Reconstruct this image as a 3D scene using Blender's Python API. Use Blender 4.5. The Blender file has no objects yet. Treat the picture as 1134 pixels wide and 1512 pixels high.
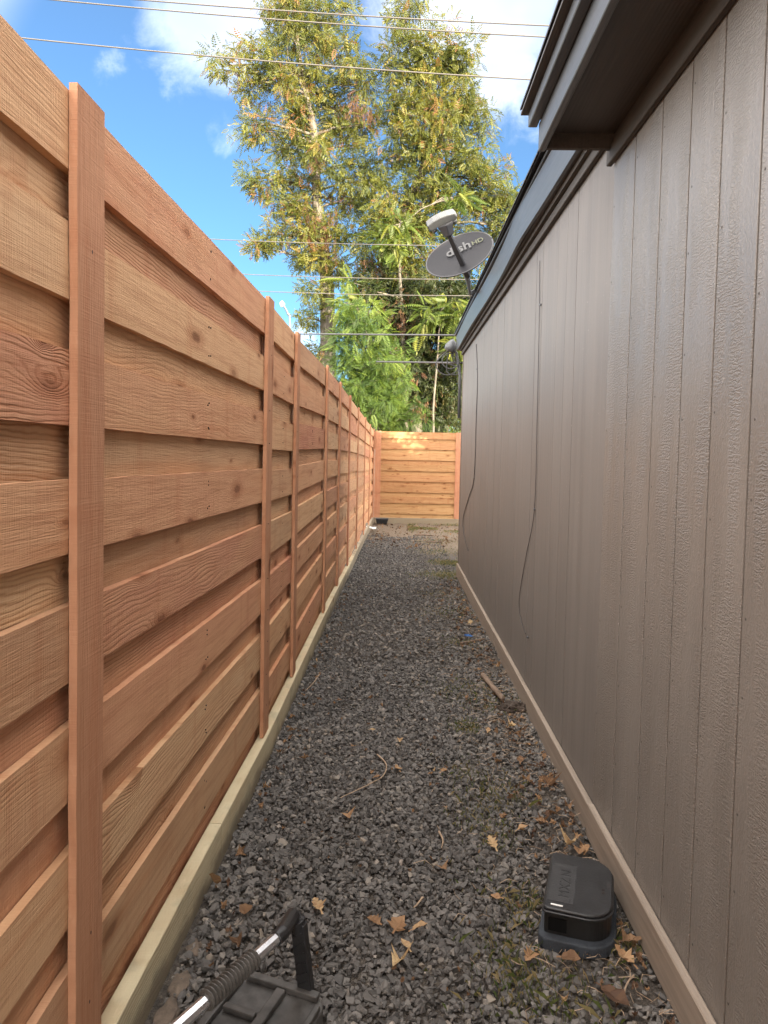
import bpy, bmesh, math, random
import numpy as np
from mathutils import Vector, Matrix, Euler

# ------------------------------------------------------------------ camera, world, sun, exposure
S = bpy.context.scene
COL = S.collection
EYE = 1.65
FPX = 1050.0                      # focal length in photo pixels (1134 x 1512)
YAW, PITCH, ROLL, SHIFT = math.radians(1.20), math.radians(2.5), math.radians(1.2), -42.5 / 1512
cam_d = bpy.data.cameras.new("camera")
cam = bpy.data.objects.new("camera", cam_d)
COL.objects.link(cam)
cam_d.sensor_fit = 'VERTICAL'
cam_d.sensor_height = 36.0
cam_d.lens = FPX / 1512 * 36.0
cam_d.shift_y = SHIFT
cam_d.clip_start = 0.05
cam_d.clip_end = 2000
CAMR = Matrix.Rotation(YAW, 3, 'Z') @ Matrix.Rotation(math.pi / 2 - PITCH, 3, 'X') @ Matrix.Rotation(ROLL, 3, 'Z')
cam.location = (0, 0, EYE)
cam.rotation_euler = CAMR.to_euler()
S.camera = cam

SUN_EL = math.radians(18)
SUN_AZ = math.radians(145)        # clockwise from +Y: behind the camera to the right
w = bpy.data.worlds.new("World")
S.world = w
w.use_nodes = True
sun_d = bpy.data.lights.new("sun", 'SUN')
sun = bpy.data.objects.new("sun", sun_d)
COL.objects.link(sun)
sun_d.energy = 3.2
sun_d.angle = math.radians(0.6)
sun_d.color = (1.0, 0.87, 0.68)
sdir = Vector((math.sin(SUN_AZ) * math.cos(SUN_EL), math.cos(SUN_AZ) * math.cos(SUN_EL), math.sin(SUN_EL)))
sun.rotation_euler = sdir.to_track_quat('Z', 'Y').to_euler()
S.view_settings.view_transform = 'Standard'
S.view_settings.look = 'None'
S.view_settings.gamma = 1
S.view_settings.use_curve_mapping = False
S.view_settings.exposure = 3.0
S.render.engine = 'CYCLES'
S.cycles.max_bounces = 8
S.cycles.diffuse_bounces = 5
S.cycles.use_denoising = True


class NT:
    """short-hand for building node trees"""
    def __init__(s, tree):
        s.t = tree
        s.n = tree.nodes
        s.l = tree.links

    def node(s, kind, **kw):
        n = s.n.new(kind)
        for k, v in kw.items():
            setattr(n, k, v)
        return n

    def put(s, sock, v):
        if isinstance(v, bpy.types.NodeSocket):
            s.l.new(v, sock)
        elif v is not None:
            if isinstance(v, (tuple, list)) and len(v) == 3 and sock.type == 'RGBA':
                v = (*v, 1)
            sock.default_value = v

    def m(s, op, a, b=None, c=None, clamp=False):
        n = s.node('ShaderNodeMath', operation=op)
        n.use_clamp = clamp
        s.put(n.inputs[0], a)
        s.put(n.inputs[1], b)
        s.put(n.inputs[2], c)
        return n.outputs[0]

    def vm(s, op, a, b=None, out=0):
        n = s.node('ShaderNodeVectorMath', operation=op)
        s.put(n.inputs[0], a)
        if b is not None:
            s.put(n.inputs[1], b)
        return n.outputs[out]

    def mix(s, f, a, b, blend='MIX'):
        n = s.node('ShaderNodeMix', data_type='RGBA', blend_type=blend)
        n.clamp_factor = True
        s.put(n.inputs['Factor'], f)
        s.put(n.inputs[6], a)
        s.put(n.inputs[7], b)
        return n.outputs[2]

    def noise(s, vec, scale=5., detail=2., rough=.5, dist=0.):
        n = s.node('ShaderNodeTexNoise')
        s.put(n.inputs['Vector'], vec)
        n.inputs['Scale'].default_value = scale
        n.inputs['Detail'].default_value = detail
        n.inputs['Roughness'].default_value = rough
        n.inputs['Distortion'].default_value = dist
        return n.outputs['Fac']

    def ss(s, v, lo, hi):
        n = s.node('ShaderNodeMapRange', interpolation_type='SMOOTHSTEP')
        s.put(n.inputs['Value'], v)
        s.put(n.inputs['From Min'], lo)
        s.put(n.inputs['From Max'], hi)
        return n.outputs[0]

    def ramp(s, f, stops, interp='LINEAR'):
        n = s.node('ShaderNodeValToRGB')
        n.color_ramp.interpolation = interp
        e = n.color_ramp.elements
        while len(e) < len(stops):
            e.new(0.5)
        for i, (p, c) in enumerate(stops):
            e[i].position = p
            e[i].color = (*c, 1)
        s.put(n.inputs[0], f)
        return n.outputs[0]

    def bump(s, h, strength=.3, dist=.01, normal=None):
        n = s.node('ShaderNodeBump')
        n.inputs['Strength'].default_value = strength
        n.inputs['Distance'].default_value = dist
        s.put(n.inputs['Height'], h)
        if normal is not None:
            s.put(n.inputs['Normal'], normal)
        return n.outputs[0]


def build_world():
    t = NT(w.node_tree)
    t.n.clear()
    out = t.node('ShaderNodeOutputWorld')
    bg = t.node('ShaderNodeBackground')
    sky = t.node('ShaderNodeTexSky', sky_type='NISHITA')
    sky.sun_disc = False
    sky.sun_elevation = SUN_EL
    sky.sun_rotation = SUN_AZ
    sky.air_density = 1.0
    sky.dust_density = 0.6
    sky.ozone_density = 1.6
    d = t.node('ShaderNodeTexCoord').outputs['Generated']
    sep = t.node('ShaderNodeSeparateXYZ')
    t.put(sep.inputs[0], d)
    zz = t.m('ADD', t.m('MAXIMUM', sep.outputs[2], 0.0), 0.25)
    p = t.node('ShaderNodeCombineXYZ')
    t.put(p.inputs[0], t.m('DIVIDE', sep.outputs[0], zz))
    t.put(p.inputs[1], t.m('DIVIDE', sep.outputs[1], zz))
    p = t.vm('ADD', p.outputs[0], (3.7, 1.2, 0))
    big = t.noise(p, 1.1, 3, .5, .2)
    fine = t.noise(p, 3.2, 9, .60, .5)
    cov = t.m('ADD', t.m('MULTIPLY', big, .55), t.m('MULTIPLY', fine, .45))

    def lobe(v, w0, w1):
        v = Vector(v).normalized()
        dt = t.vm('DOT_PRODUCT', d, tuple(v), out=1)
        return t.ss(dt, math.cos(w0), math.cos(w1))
    # broken cloud added out of view to light the alley, only wisps ahead
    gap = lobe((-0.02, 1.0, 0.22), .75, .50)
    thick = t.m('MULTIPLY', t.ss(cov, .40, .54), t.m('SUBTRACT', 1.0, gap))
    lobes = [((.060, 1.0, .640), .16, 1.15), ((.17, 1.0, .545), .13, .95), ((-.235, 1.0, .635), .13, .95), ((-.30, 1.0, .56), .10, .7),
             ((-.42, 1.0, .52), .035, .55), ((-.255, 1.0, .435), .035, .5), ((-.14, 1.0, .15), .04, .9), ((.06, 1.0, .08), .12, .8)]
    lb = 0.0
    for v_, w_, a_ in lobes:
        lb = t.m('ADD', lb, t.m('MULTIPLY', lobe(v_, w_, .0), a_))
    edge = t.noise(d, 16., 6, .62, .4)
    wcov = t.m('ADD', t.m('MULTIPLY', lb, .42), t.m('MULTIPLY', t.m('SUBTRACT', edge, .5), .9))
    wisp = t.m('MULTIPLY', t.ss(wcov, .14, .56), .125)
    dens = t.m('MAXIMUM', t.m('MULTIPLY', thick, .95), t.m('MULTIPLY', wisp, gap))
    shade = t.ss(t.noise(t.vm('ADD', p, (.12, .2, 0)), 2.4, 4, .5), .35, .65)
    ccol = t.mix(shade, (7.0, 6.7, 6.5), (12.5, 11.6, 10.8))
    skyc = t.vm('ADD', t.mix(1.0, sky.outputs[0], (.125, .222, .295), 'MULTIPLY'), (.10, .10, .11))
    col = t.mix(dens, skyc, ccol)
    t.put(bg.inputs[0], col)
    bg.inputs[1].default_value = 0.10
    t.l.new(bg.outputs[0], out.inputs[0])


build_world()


# ------------------------------------------------------------------ from a direction in the photo to a point
def ray(u, v):
    x = (u - 567) / FPX
    y = (756 - v) / FPX + SHIFT * 1512 / FPX
    return CAMR @ Vector((x, y, -1))


def PY(u, v, Y):
    r = ray(u, v)
    return Vector((0, 0, EYE)) + r * (Y / r.y)


def PZ(u, v, Z=0.0):
    r = ray(u, v)
    return Vector((0, 0, EYE)) + r * ((Z - EYE) / r.z)


def XW(y):
    return 0.902 - 0.005 * y


def PW(u, v, off=0.0):
    r = ray(u, v)                 # on the house wall, off metres in front of it
    k = (0.902 - off) / (r.x + 0.005 * r.y)
    return Vector((0, 0, EYE)) + r * k


def GZ(y):
    return -0.24 * min(1.0, max(0.0, (y - 6.0) / 13.0))


# ------------------------------------------------------------------ object helpers
def tag(o, label=None, cat=None, group=None, kind=None):
    if label:
        o['label'] = label
    if cat:
        o['category'] = cat
    if group:
        o['group'] = group
    if kind:
        o['kind'] = kind
    return o


def empty(name, loc=(0, 0, 0), rz=0.0):
    o = bpy.data.objects.new(name, None)
    COL.objects.link(o)
    o.location = loc
    o.rotation_euler = (0, 0, rz)
    o.empty_display_size = .1
    return o


def link(name, me, m=None, parent=None):
    o = bpy.data.objects.new(name, me)
    COL.objects.link(o)
    if m is not None:
        me.materials.clear()
        for x in (m if isinstance(m, (list, tuple)) else [m]):
            me.materials.append(x)
    if parent is not None:
        o.parent = parent
    return o


def mesh_np(name, V, F, rnd=None, smooth=False):
    """V (n,3), F (m,k) arrays -> mesh; rnd per-face float"""
    me = bpy.data.meshes.new(name)
    V = np.asarray(V, dtype=np.float32)
    F = np.asarray(F, dtype=np.int32)
    k = F.shape[1]
    me.vertices.add(len(V))
    me.vertices.foreach_set('co', V.ravel())
    me.loops.add(F.size)
    me.loops.foreach_set('vertex_index', F.ravel())
    me.polygons.add(len(F))
    me.polygons.foreach_set('loop_start', np.arange(0, F.size, k, dtype=np.int32))
    me.polygons.foreach_set('loop_total', np.full(len(F), k, dtype=np.int32))
    me.polygons.foreach_set('use_smooth', np.full(len(F), bool(smooth)))
    me.update(calc_edges=True)
    if rnd is not None:
        a = me.attributes.new('rnd', 'FLOAT', 'FACE')
        a.data.foreach_set('value', np.asarray(rnd, dtype=np.float32))
    return me


class MB:
    """collects geometry for one mesh"""
    def __init__(s):
        s.v = []
        s.f = []

    def add(s, vs, fs):
        b = len(s.v)
        s.v += [tuple(x) for x in vs]
        s.f += [tuple(b + i for i in f) for f in fs]
        return s

    def hexa(s, p):   # 8 points: bottom 4 ccw, top 4 ccw
        return s.add(p, [(3, 2, 1, 0), (4, 5, 6, 7), (0, 1, 5, 4), (1, 2, 6, 5), (2, 3, 7, 6), (3, 0, 4, 7)])

    def box(s, x0, x1, y0, y1, z0, z1):
        return s.hexa([(x0, y0, z0), (x1, y0, z0), (x1, y1, z0), (x0, y1, z0), (x0, y0, z1), (x1, y0, z1), (x1, y1, z1), (x0, y1, z1)])

    def tube(s, pts, radii, sides=6, caps=True):
        pts = [Vector(p) for p in pts]
        if not isinstance(radii, (list, tuple)):
            radii = [radii] * len(pts)
        up = Vector((0, 0, 1))
        vs, fs = [], []
        prev = None
        for i, p in enumerate(pts):
            d = (pts[min(i + 1, len(pts) - 1)] - pts[max(i - 1, 0)]).normalized()
            if prev is None:
                a = d.cross(up if abs(d.z) < .95 else Vector((1, 0, 0))).normalized()
            else:
                a = (prev - d * prev.dot(d)).normalized()
            prev = a
            b = d.cross(a)
            for k in range(sides):
                th = 2 * math.pi * k / sides
                vs.append(p + (a * math.cos(th) + b * math.sin(th)) * radii[i])
        for i in range(len(pts) - 1):
            for k in range(sides):
                k2 = (k + 1) % sides
                fs.append((i * sides + k, i * sides + k2, (i + 1) * sides + k2, (i + 1) * sides + k))
        if caps:
            fs.append(tuple(range(sides))[::-1])
            fs.append(tuple((len(pts) - 1) * sides + k for k in range(sides)))
        return s.add(vs, fs)

    def prism(s, poly, z0, z1):
        n = len(poly)
        vs = [(x, y, z0) for x, y in poly] + [(x, y, z1) for x, y in poly]
        fs = [tuple(range(n))[::-1], tuple(range(n, 2 * n))] + [(i, (i + 1) % n, n + (i + 1) % n, n + i) for i in range(n)]
        return s.add(vs, fs)

    def build(s, name, m, parent=None, smooth=False, bevel=0, fix=True, segs=1):
        me = bpy.data.meshes.new(name)
        me.from_pydata(s.v, [], s.f)
        if bevel or fix:
            bm = bmesh.new()
            bm.from_mesh(me)
            if fix:
                bmesh.ops.recalc_face_normals(bm, faces=bm.faces)
            if bevel:
                ed = [e for e in bm.edges if len(e.link_faces) == 2 and e.calc_face_angle(0) > .5]
                bmesh.ops.bevel(bm, geom=ed, offset=bevel, segments=segs, affect='EDGES', profile=.5)
            bm.to_mesh(me)
            bm.free()
        if smooth:
            for p in me.polygons:
                p.use_smooth = True
        return link(name, me, m, parent)


# ------------------------------------------------------------------ materials
def new_mat(name):
    m = bpy.data.materials.new(name)
    m.use_nodes = True
    t = NT(m.node_tree)
    t.n.clear()
    out = t.node('ShaderNodeOutputMaterial')
    b = t.node('ShaderNodeBsdfPrincipled')
    t.l.new(b.outputs[0], out.inputs[0])
    return m, t, b, out


def plain(name, col, rough=.6, metal=0., nscale=30., namt=.25, bump=.15, spec=.5):
    m, t, b, out = new_mat(name)
    co = t.node('ShaderNodeTexCoord').outputs['Object']
    n = t.noise(co, nscale, 4, .6)
    n2 = t.noise(co, nscale * .12, 3, .6)
    f = t.m('ADD', t.m('MULTIPLY', n, .5), t.m('MULTIPLY', n2, .5))
    lo = tuple(c * (1 - namt) for c in col)
    hi = tuple(min(1, c * (1 + namt)) for c in col)
    t.put(b.inputs['Base Color'], t.mix(t.ss(f, .3, .7), lo, hi))
    b.inputs['Metallic'].default_value = metal
    b.inputs['Specular IOR Level'].default_value = spec
    t.put(b.inputs['Roughness'], t.m('ADD', rough - .1, t.m('MULTIPLY', n2, .2)))
    if bump:
        t.put(b.inputs['Normal'], t.bump(n, bump, .003))
    return m


def wood(name, tones, knots=.5, ringk=55., contrast=1.0, saw=1.0, dirt=False):
    """sawn softwood: object x runs along the grain, z across it"""
    m, t, b, out = new_mat(name)
    tc = t.node('ShaderNodeTexCoord').outputs['Object']
    rnd = t.node('ShaderNodeObjectInfo').outputs['Random']
    off = t.node('ShaderNodeCombineXYZ')
    t.put(off.inputs[0], t.m('MULTIPLY', rnd, 173.))
    t.put(off.inputs[1], t.m('MULTIPLY', rnd, 11.))
    t.put(off.inputs[2], t.m('MULTIPLY', rnd, 719.))
    P = t.vm('ADD', tc, off.outputs[0])
    sp = t.node('ShaderNodeSeparateXYZ')
    t.put(sp.inputs[0], P)
    X, Z = sp.outputs[0], sp.outputs[2]
    # knots
    kc = t.node('ShaderNodeCombineXYZ')
    t.put(kc.inputs[0], t.m('MULTIPLY', X, 1.9))
    t.put(kc.inputs[1], t.m('MULTIPLY', t.m('ADD', Z, t.m('MULTIPLY', t.noise(P, 30., 2, .5), .012)), 5.0))
    kc = kc.outputs[0]
    vo = t.node('ShaderNodeTexVoronoi', feature='F1', voronoi_dimensions='2D')
    vo.inputs['Scale'].default_value = 1.0
    t.put(vo.inputs['Vector'], kc)
    sc = t.node('ShaderNodeSeparateColor')
    t.put(sc.inputs[0], vo.outputs['Color'])
    kd = t.m('DIVIDE', vo.outputs['Distance'], t.m('ADD', .45, t.m('MULTIPLY', sc.outputs[1], 1.1)))
    gate = t.m('GREATER_THAN', sc.outputs[0], 1 - knots)
    # grain lines
    warp = t.noise(t.vm('MULTIPLY', P, (1.1, 1, 5.0)), 1.0, 2, .5)
    warp2 = t.noise(t.vm('MULTIPLY', P, (9., 1, 14.0)), 1.0, 2, .5)
    kb = t.m('MULTIPLY', gate, t.m('POWER', 2.718, t.m('MULTIPLY', t.m('MULTIPLY', kd, kd), -45.)))
    r = t.m('ADD', t.m('MULTIPLY', Z, ringk), t.m('MULTIPLY', warp, 11.))
    r = t.m('ADD', r, t.m('MULTIPLY', warp2, 1.1))
    r = t.m('ADD', r, t.m('MULTIPLY', kb, 4.5))
    ring = t.m('ADD', t.m('MULTIPLY', t.m('SINE', t.m('MULTIPLY', r, 6.283)), .5), .5)
    rr_ = t.m('FRACT', t.m('MULTIPLY', rnd, 7.31))
    amt = t.m('ADD', .10, t.m('MULTIPLY', t.m('MULTIPLY', rr_, rr_), .62 * contrast))
    amt = t.m('MULTIPLY', amt, t.m('ADD', .35, t.ss(t.noise(t.vm('MULTIPLY', P, (2.5, 4, 9.)), 1.0, 2, .5), .3, .65)))
    ring = t.m('POWER', ring, 2.6)
    fib = t.noise(t.vm('MULTIPLY', P, (14., 40, 420.)), 1.0, 3, .6)
    fib2 = t.noise(t.vm('MULTIPLY', P, (3., 10, 60.)), 1.0, 3, .6)
    sawn = t.noise(t.vm('MULTIPLY', P, (260., 8, 9.)), 1.0, 2, .5)
    sawb = t.noise(t.vm('MULTIPLY', P, (14., 8, 1.2)), 1.0, 2, .5)
    blot = t.noise(t.vm('MULTIPLY', P, (2.2, 8, 7.)), 1.0, 4, .55)
    base = t.ramp(rnd, [(i / (len(tones) - 1), c) for i, c in enumerate(tones)])
    hue = t.mix(t.ss(blot, .3, .7), base, t.mix(.5, base, tones[1]))
    dark = t.mix(1.0, hue, (.62, .50, .42), 'MULTIPLY')
    c = t.mix(t.m('MULTIPLY', ring, amt), hue, dark)
    c = t.mix(t.m('MULTIPLY', t.ss(fib2, .42, .72), .5 * contrast), c, dark)
    c = t.mix(t.m('MULTIPLY', t.ss(t.noise(t.vm('MULTIPLY', P, (.9, 3, 16.)), 1.0, 4, .6), .5, .75), .4), c, t.mix(1.0, hue, (.82, .62, .50), 'MULTIPLY'))
    light = t.mix(.35, hue, (.72, .52, .33))
    c = t.mix(t.m('MULTIPLY', t.ss(fib, .55, .8), .5), c, light)
    c = t.mix(t.m('MULTIPLY', t.ss(sawb, .55, .72), .35 * saw), c, t.mix(1.0, hue, (.78, .60, .52), 'MULTIPLY'))
    c = t.mix(t.m('MULTIPLY', t.ss(sawn, .6, .8), .22 * saw), c, light)
    ks = t.m('MULTIPLY', t.m('MULTIPLY', gate, t.m('ADD', .45, t.m('MULTIPLY', sc.outputs[2], .55))), t.m('SUBTRACT', 1.0, t.ss(kd, .035, .085)))
    kr = t.m('MULTIPLY', gate, t.m('SUBTRACT', 1.0, t.ss(kd, .07, .19)))
    c = t.mix(t.m('MULTIPLY', kr, .5), c, t.mix(1.0, hue, (.60, .42, .32), 'MULTIPLY'))
    c = t.mix(t.m('MULTIPLY', ks, .85), c, t.mix(1.0, hue, (.27, .17, .12), 'MULTIPLY'))
    if dirt:
        z0 = t.node('ShaderNodeSeparateXYZ')
        t.put(z0.inputs[0], tc)
        dn = t.noise(t.vm('MULTIPLY', tc, (5, 5, 9.)), 1.0, 5, .65)
        lvl = t.m('ADD', z0.outputs[2], t.m('MULTIPLY', dn, -.16))
        c = t.mix(t.m('MULTIPLY', t.m('SUBTRACT', 1.0, t.ss(lvl, -.075, .0)), .75), c, (.15, .115, .085))
        c = t.mix(t.m('MULTIPLY', t.ss(t.noise(tc, 7., 4, .6), .52, .68), .3), c, (.24, .24, .18))
    t.put(b.inputs['Base Color'], c)
    b.inputs['Roughness'].default_value = .78
    b.inputs['Specular IOR Level'].default_value = .25
    h = t.m('ADD', t.m('MULTIPLY', t.m('MULTIPLY', ring, amt), -.7), t.m('MULTIPLY', fib, .8))
    h = t.m('ADD', h, t.m('MULTIPLY', sawn, .55 * saw))
    h = t.m('ADD', h, t.m('MULTIPLY', sawb, .6 * saw))
    t.put(b.inputs['Normal'], t.bump(h, .8, .004))
    return m


M = {}
CEDAR = [(.70, .46, .28), (.66, .40, .235), (.62, .31, .20), (.72, .50, .31), (.55, .31, .19), (.66, .37, .225), (.58, .27, .18), (.73, .47, .27), (.64, .34, .22)]
CEDAR = [(q[0] * .94, q[1] * .90, q[2] * .83) for q in CEDAR]
CEDAR = CEDAR[:3] + [(.45, .26, .15)] + CEDAR[3:6] + [(.52, .33, .19)] + CEDAR[6:]
M['cedar'] = wood('cedar', CEDAR, .42, 80., .95)
M['cedar_trim'] = wood('cedar_trim', [(.47, .225, .13), (.50, .26, .145), (.44, .20, .115)], .10, 90., .8, .6)
M['cedar_knotty'] = wood('cedar_knotty', [(.50, .32, .15), (.45, .26, .12), (.39, .19, .09), (.55, .35, .165)], .95, 60., 1.4)
M['treated'] = wood('treated', [(.60, .52, .34), (.57, .50, .33), (.63, .54, .35)], .12, 70., .55, .3, dirt=True)
M['nail'] = plain('nail', (.035, .028, .025), .5, .5)


def siding(name, fine):
    m, t, b, out = new_mat(name)
    tc = t.node('ShaderNodeTexCoord').outputs['Object']
    rnd = t.node('ShaderNodeObjectInfo').outputs['Random']
    off = t.node('ShaderNodeCombineXYZ')
    t.put(off.inputs[1], t.m('MULTIPLY', rnd, 37.))
    t.put(off.inputs[2], t.m('MULTIPLY', rnd, 91.))
    P = t.vm('ADD', tc, off.outputs[0])
    fibre = t.noise(t.vm('MULTIPLY', P, (60, 130, 5.)), 1.0, 4, .6)
    bl = t.noise(t.vm('MULTIPLY', P, (3, 5, 1.1)), 1.0, 4, .6)
    speck = t.noise(P, 170., 3, .6)
    # embossed ripples of pressed siding
    wv = t.node('ShaderNodeTexWave', wave_type='BANDS', bands_direction='Z')
    t.put(wv.inputs['Vector'], t.vm('MULTIPLY', P, (1, .55, 1)))
    wv.inputs['Scale'].default_value = 27.
    wv.inputs['Distortion'].default_value = 12.
    wv.inputs['Detail'].default_value = 3.
    wv.inputs['Detail Scale'].default_value = 2.2
    wv.inputs['Detail Roughness'].default_value = .65
    msk = t.ss(t.noise(t.vm('MULTIPLY', P, (3, 11, 1.6)), 1.0, 2, .5), .40, .58)
    emb = t.m('MULTIPLY', wv.outputs['Fac'], msk)
    col = t.mix(t.ss(bl, .3, .7), (.160, .143, .126), (.190, .171, .152)) if not fine else t.mix(t.ss(bl, .3, .7), (.145, .130, .116), (.170, .153, .137))
    if fine:
        stripe = t.noise(t.vm('MULTIPLY', P, (1, 28, .25)), 1.0, 3, .6)
        col = t.mix(t.m('MULTIPLY', t.ss(stripe, .35, .7), .5), col, (.195, .176, .158))
    scuff = t.m('GREATER_THAN', t.noise(P, 60., 2, .6), .735)
    col = t.mix(t.m('MULTIPLY', scuff, .5), col, (.42, .38, .34))
    t.put(b.inputs['Base Color'], col)
    t.put(b.inputs['Roughness'], t.m('ADD', .30 if not fine else .46, t.m('MULTIPLY', bl, .16)))
    b.inputs['Specular IOR Level'].default_value = .5 if not fine else .25
    lth = t.noise(t.vm('MULTIPLY', P, (1, 1, .6)), 75., 4, .6, .8)
    h = t.m('ADD', t.m('MULTIPLY', fibre, .45), t.m('MULTIPLY', speck, .4))
    h = t.m('ADD', h, t.m('MULTIPLY', lth, 1.1 if not fine else .3))
    if not fine:
        h = t.m('ADD', h, t.m('MULTIPLY', emb, .75))
    t.put(b.inputs['Normal'], t.bump(h, .40 if not fine else .22, .005))
    return m


M['siding'] = siding('siding_paint', False)
M['siding_fine'] = siding('siding_paint_fine', True)


def painted_wood(name, col, rough):
    m, t, b, out = new_mat(name)
    tc = t.node('ShaderNodeTexCoord').outputs['Object']
    P = t.vm('MULTIPLY', tc, (60, 2.2, 60))
    g = t.noise(P, 1.0, 4, .6, .6)
    wv = t.node('ShaderNodeTexWave', wave_type='BANDS', bands_direction='X')
    t.put(wv.inputs['Vector'], t.vm('MULTIPLY', tc, (1, .06, 1)))
    wv.inputs['Scale'].default_value = 22.
    wv.inputs['Distortion'].default_value = 5.
    wv.inputs['Detail'].default_value = 3.
    lo = tuple(c * .86 for c in col)
    hi = tuple(c * 1.12 for c in col)
    t.put(b.inputs['Base Color'], t.mix(t.ss(g, .3, .7), lo, hi))
    b.inputs['Roughness'].default_value = rough
    t.put(b.inputs['Normal'], t.bump(t.m('ADD', t.m('MULTIPLY', g, .6), t.m('MULTIPLY', wv.outputs['Fac'], .6)), .35, .003))
    return m


M['trim'] = painted_wood('trim_paint', (.165, .132, .108), .42)
M['skirt'] = painted_wood('skirt_paint', (.27, .222, .178), .5)
M['soffit'] = painted_wood('soffit_paint', (.052, .044, .039), .6)
M['fascia'] = painted_wood('fascia_paint', (.062, .066, .070), .4)
M['dark_trim'] = painted_wood('dark_trim_paint', (.055, .047, .041), .8)
M['shingle'] = plain('shingle', (.035, .036, .04), .85, 0, 220, .5, .6)
M['black_plastic'] = plain('black_plastic', (.018, .018, .019), .42, 0, 140, .3, .25)
M['black_gloss'] = plain('black_gloss', (.009, .009, .009), .38, 0, 60, .3, .05)
M['slab'] = plain('slab', (.028, .034, .042), .8, 0, 160, .4, .5)
M['lid_label'] = plain('lid_label', (.030, .030, .031), .55, 0, 220, .3, .3)
M['dust_plastic'] = plain('dust_plastic', (.055, .052, .048), .5, 0, 26, .55, .3)
M['chrome'] = plain('brushed_aluminium', (.66, .67, .69), .28, .9, 90, .12, .05)
M['grip'] = plain('grip', (.075, .068, .06), .5, 0, 60, .3, .25)
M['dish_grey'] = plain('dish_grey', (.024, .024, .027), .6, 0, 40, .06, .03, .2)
M['dish_arm'] = plain('dish_arm', (.05, .05, .054), .5, 0, 40, .1, .05)
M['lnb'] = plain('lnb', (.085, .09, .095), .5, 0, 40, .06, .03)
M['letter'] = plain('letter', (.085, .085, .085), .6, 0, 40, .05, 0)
M['letter_yellow'] = plain('letter_yellow', (.09, .097, .05), .6, 0, 40, .05, 0)
M['cable'] = plain('cable', (.05, .045, .042), .5, 0, 40, .2, 0)
M['cable_grey'] = plain('cable_grey', (.06, .06, .06), .5, 0, 40, .2, 0)
M['power'] = plain('power', (.09, .082, .072), .5, .1, 40, .15, 0)
M['white'] = plain('white', (.72, .72, .70), .6, 0, 40, .1, .1)
M['blue'] = plain('blue', (.05, .16, .42), .5, 0, 40, .1, .1)
M['grey_metal'] = plain('grey_metal', (.11, .115, .12), .5, .3, 40, .2, .1)
M['stick'] = plain('stick', (.17, .12, .085), .85, 0, 90, .45, .6)
M['stick_pale'] = plain('stick_pale', (.30, .22, .15), .85, 0, 90, .35, .5)
M['clod'] = plain('clod', (.06, .045, .035), .95, 0, 60, .5, 1.)


def attr_mat(name, stops, rough=.8, spec=.3, transl=0., bump=0., nscale=60.):
    m, t, b, out = new_mat(name)
    a = t.node('ShaderNodeAttribute', attribute_name='rnd').outputs['Fac']
    c = t.ramp(a, stops)
    co = t.node('ShaderNodeTexCoord').outputs['Object']
    if bump:
        n = t.noise(co, nscale, 3, .6)
        c = t.mix(t.m('MULTIPLY', n, .45), c, t.mix(1.0, c, (.5, .5, .5), 'MULTIPLY'))
        t.put(b.inputs['Normal'], t.bump(n, bump, .003))
    t.put(b.inputs['Base Color'], c)
    b.inputs['Roughness'].default_value = rough
    b.inputs['Specular IOR Level'].default_value = spec
    if transl:
        tr = t.node('ShaderNodeBsdfTranslucent')
        t.put(tr.inputs[0], t.mix(1.0, c, (1.25, 1.2, .7), 'MULTIPLY'))
        mx = t.node('ShaderNodeMixShader')
        mx.inputs[0].default_value = transl
        t.l.new(b.outputs[0], mx.inputs[1])
        t.l.new(tr.outputs[0], mx.inputs[2])
        t.l.new(mx.outputs[0], out.inputs[0])
    return m


M['gravel'] = attr_mat('gravel_stone', [(0, (.066, .061, .056)), (.35, (.112, .104, .096)), (.62, (.160, .148, .134)), (.84, (.210, .188, .160)), (.95, (.25, .21, .165)), (1, (.34, .30, .26))], .68, .45, 0, .35, 110)
M['pecan'] = attr_mat('pecan_leaf', [(0, (.045, .062, .013)), (.4, (.105, .122, .020)), (.72, (.155, .155, .026)), (.95, (.21, .165, .032)), (1, (.20, .10, .04))], .5, .4, .38)
M['heaven'] = attr_mat('ailanthus_leaf', [(0, (.055, .095, .018)), (.6, (.115, .155, .028)), (1, (.20, .21, .04))], .5, .4, .42)
M['feather'] = attr_mat('feathery_leaf', [(0, (.045, .085, .020)), (.55, (.10, .16, .028)), (1, (.20, .26, .045))], .5, .4, .42)
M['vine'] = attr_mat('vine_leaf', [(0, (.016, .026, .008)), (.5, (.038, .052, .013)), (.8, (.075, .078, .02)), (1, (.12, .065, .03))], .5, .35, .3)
M['deadvine'] = attr_mat('dead_vine_leaf', [(0, (.06, .032, .02)), (.7, (.13, .065, .035)), (1, (.20, .11, .06))], .7, .2, .25)
M['litter'] = attr_mat('dry_leaf', [(0, (.09, .05, .032)), (.4, (.20, .115, .062)), (.75, (.36, .215, .115)), (1, (.52, .38, .21))], .7, .25, .15, .3, 90)
M['grass'] = attr_mat('grass_blade', [(0, (.05, .08, .025)), (.45, (.095, .12, .035)), (.65, (.22, .185, .09)), (1, (.38, .30, .17))], .6, .3, .3)


def bark():
    m, t, b, out = new_mat('bark')
    co = t.node('ShaderNodeTexCoord').outputs['Object']
    n = t.noise(t.vm('MULTIPLY', co, (1, 1, .22)), 14., 5, .65)
    n2 = t.noise(co, 1.1, 3, .6)
    c = t.mix(t.ss(n, .35, .65), (.06, .048, .038), (.17, .14, .11))
    c = t.mix(t.m('MULTIPLY', n2, .4), c, (.20, .19, .14))
    t.put(b.inputs['Base Color'], c)
    b.inputs['Roughness'].default_value = .9
    t.put(b.inputs['Normal'], t.bump(n, .8, .03))
    return m


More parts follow.
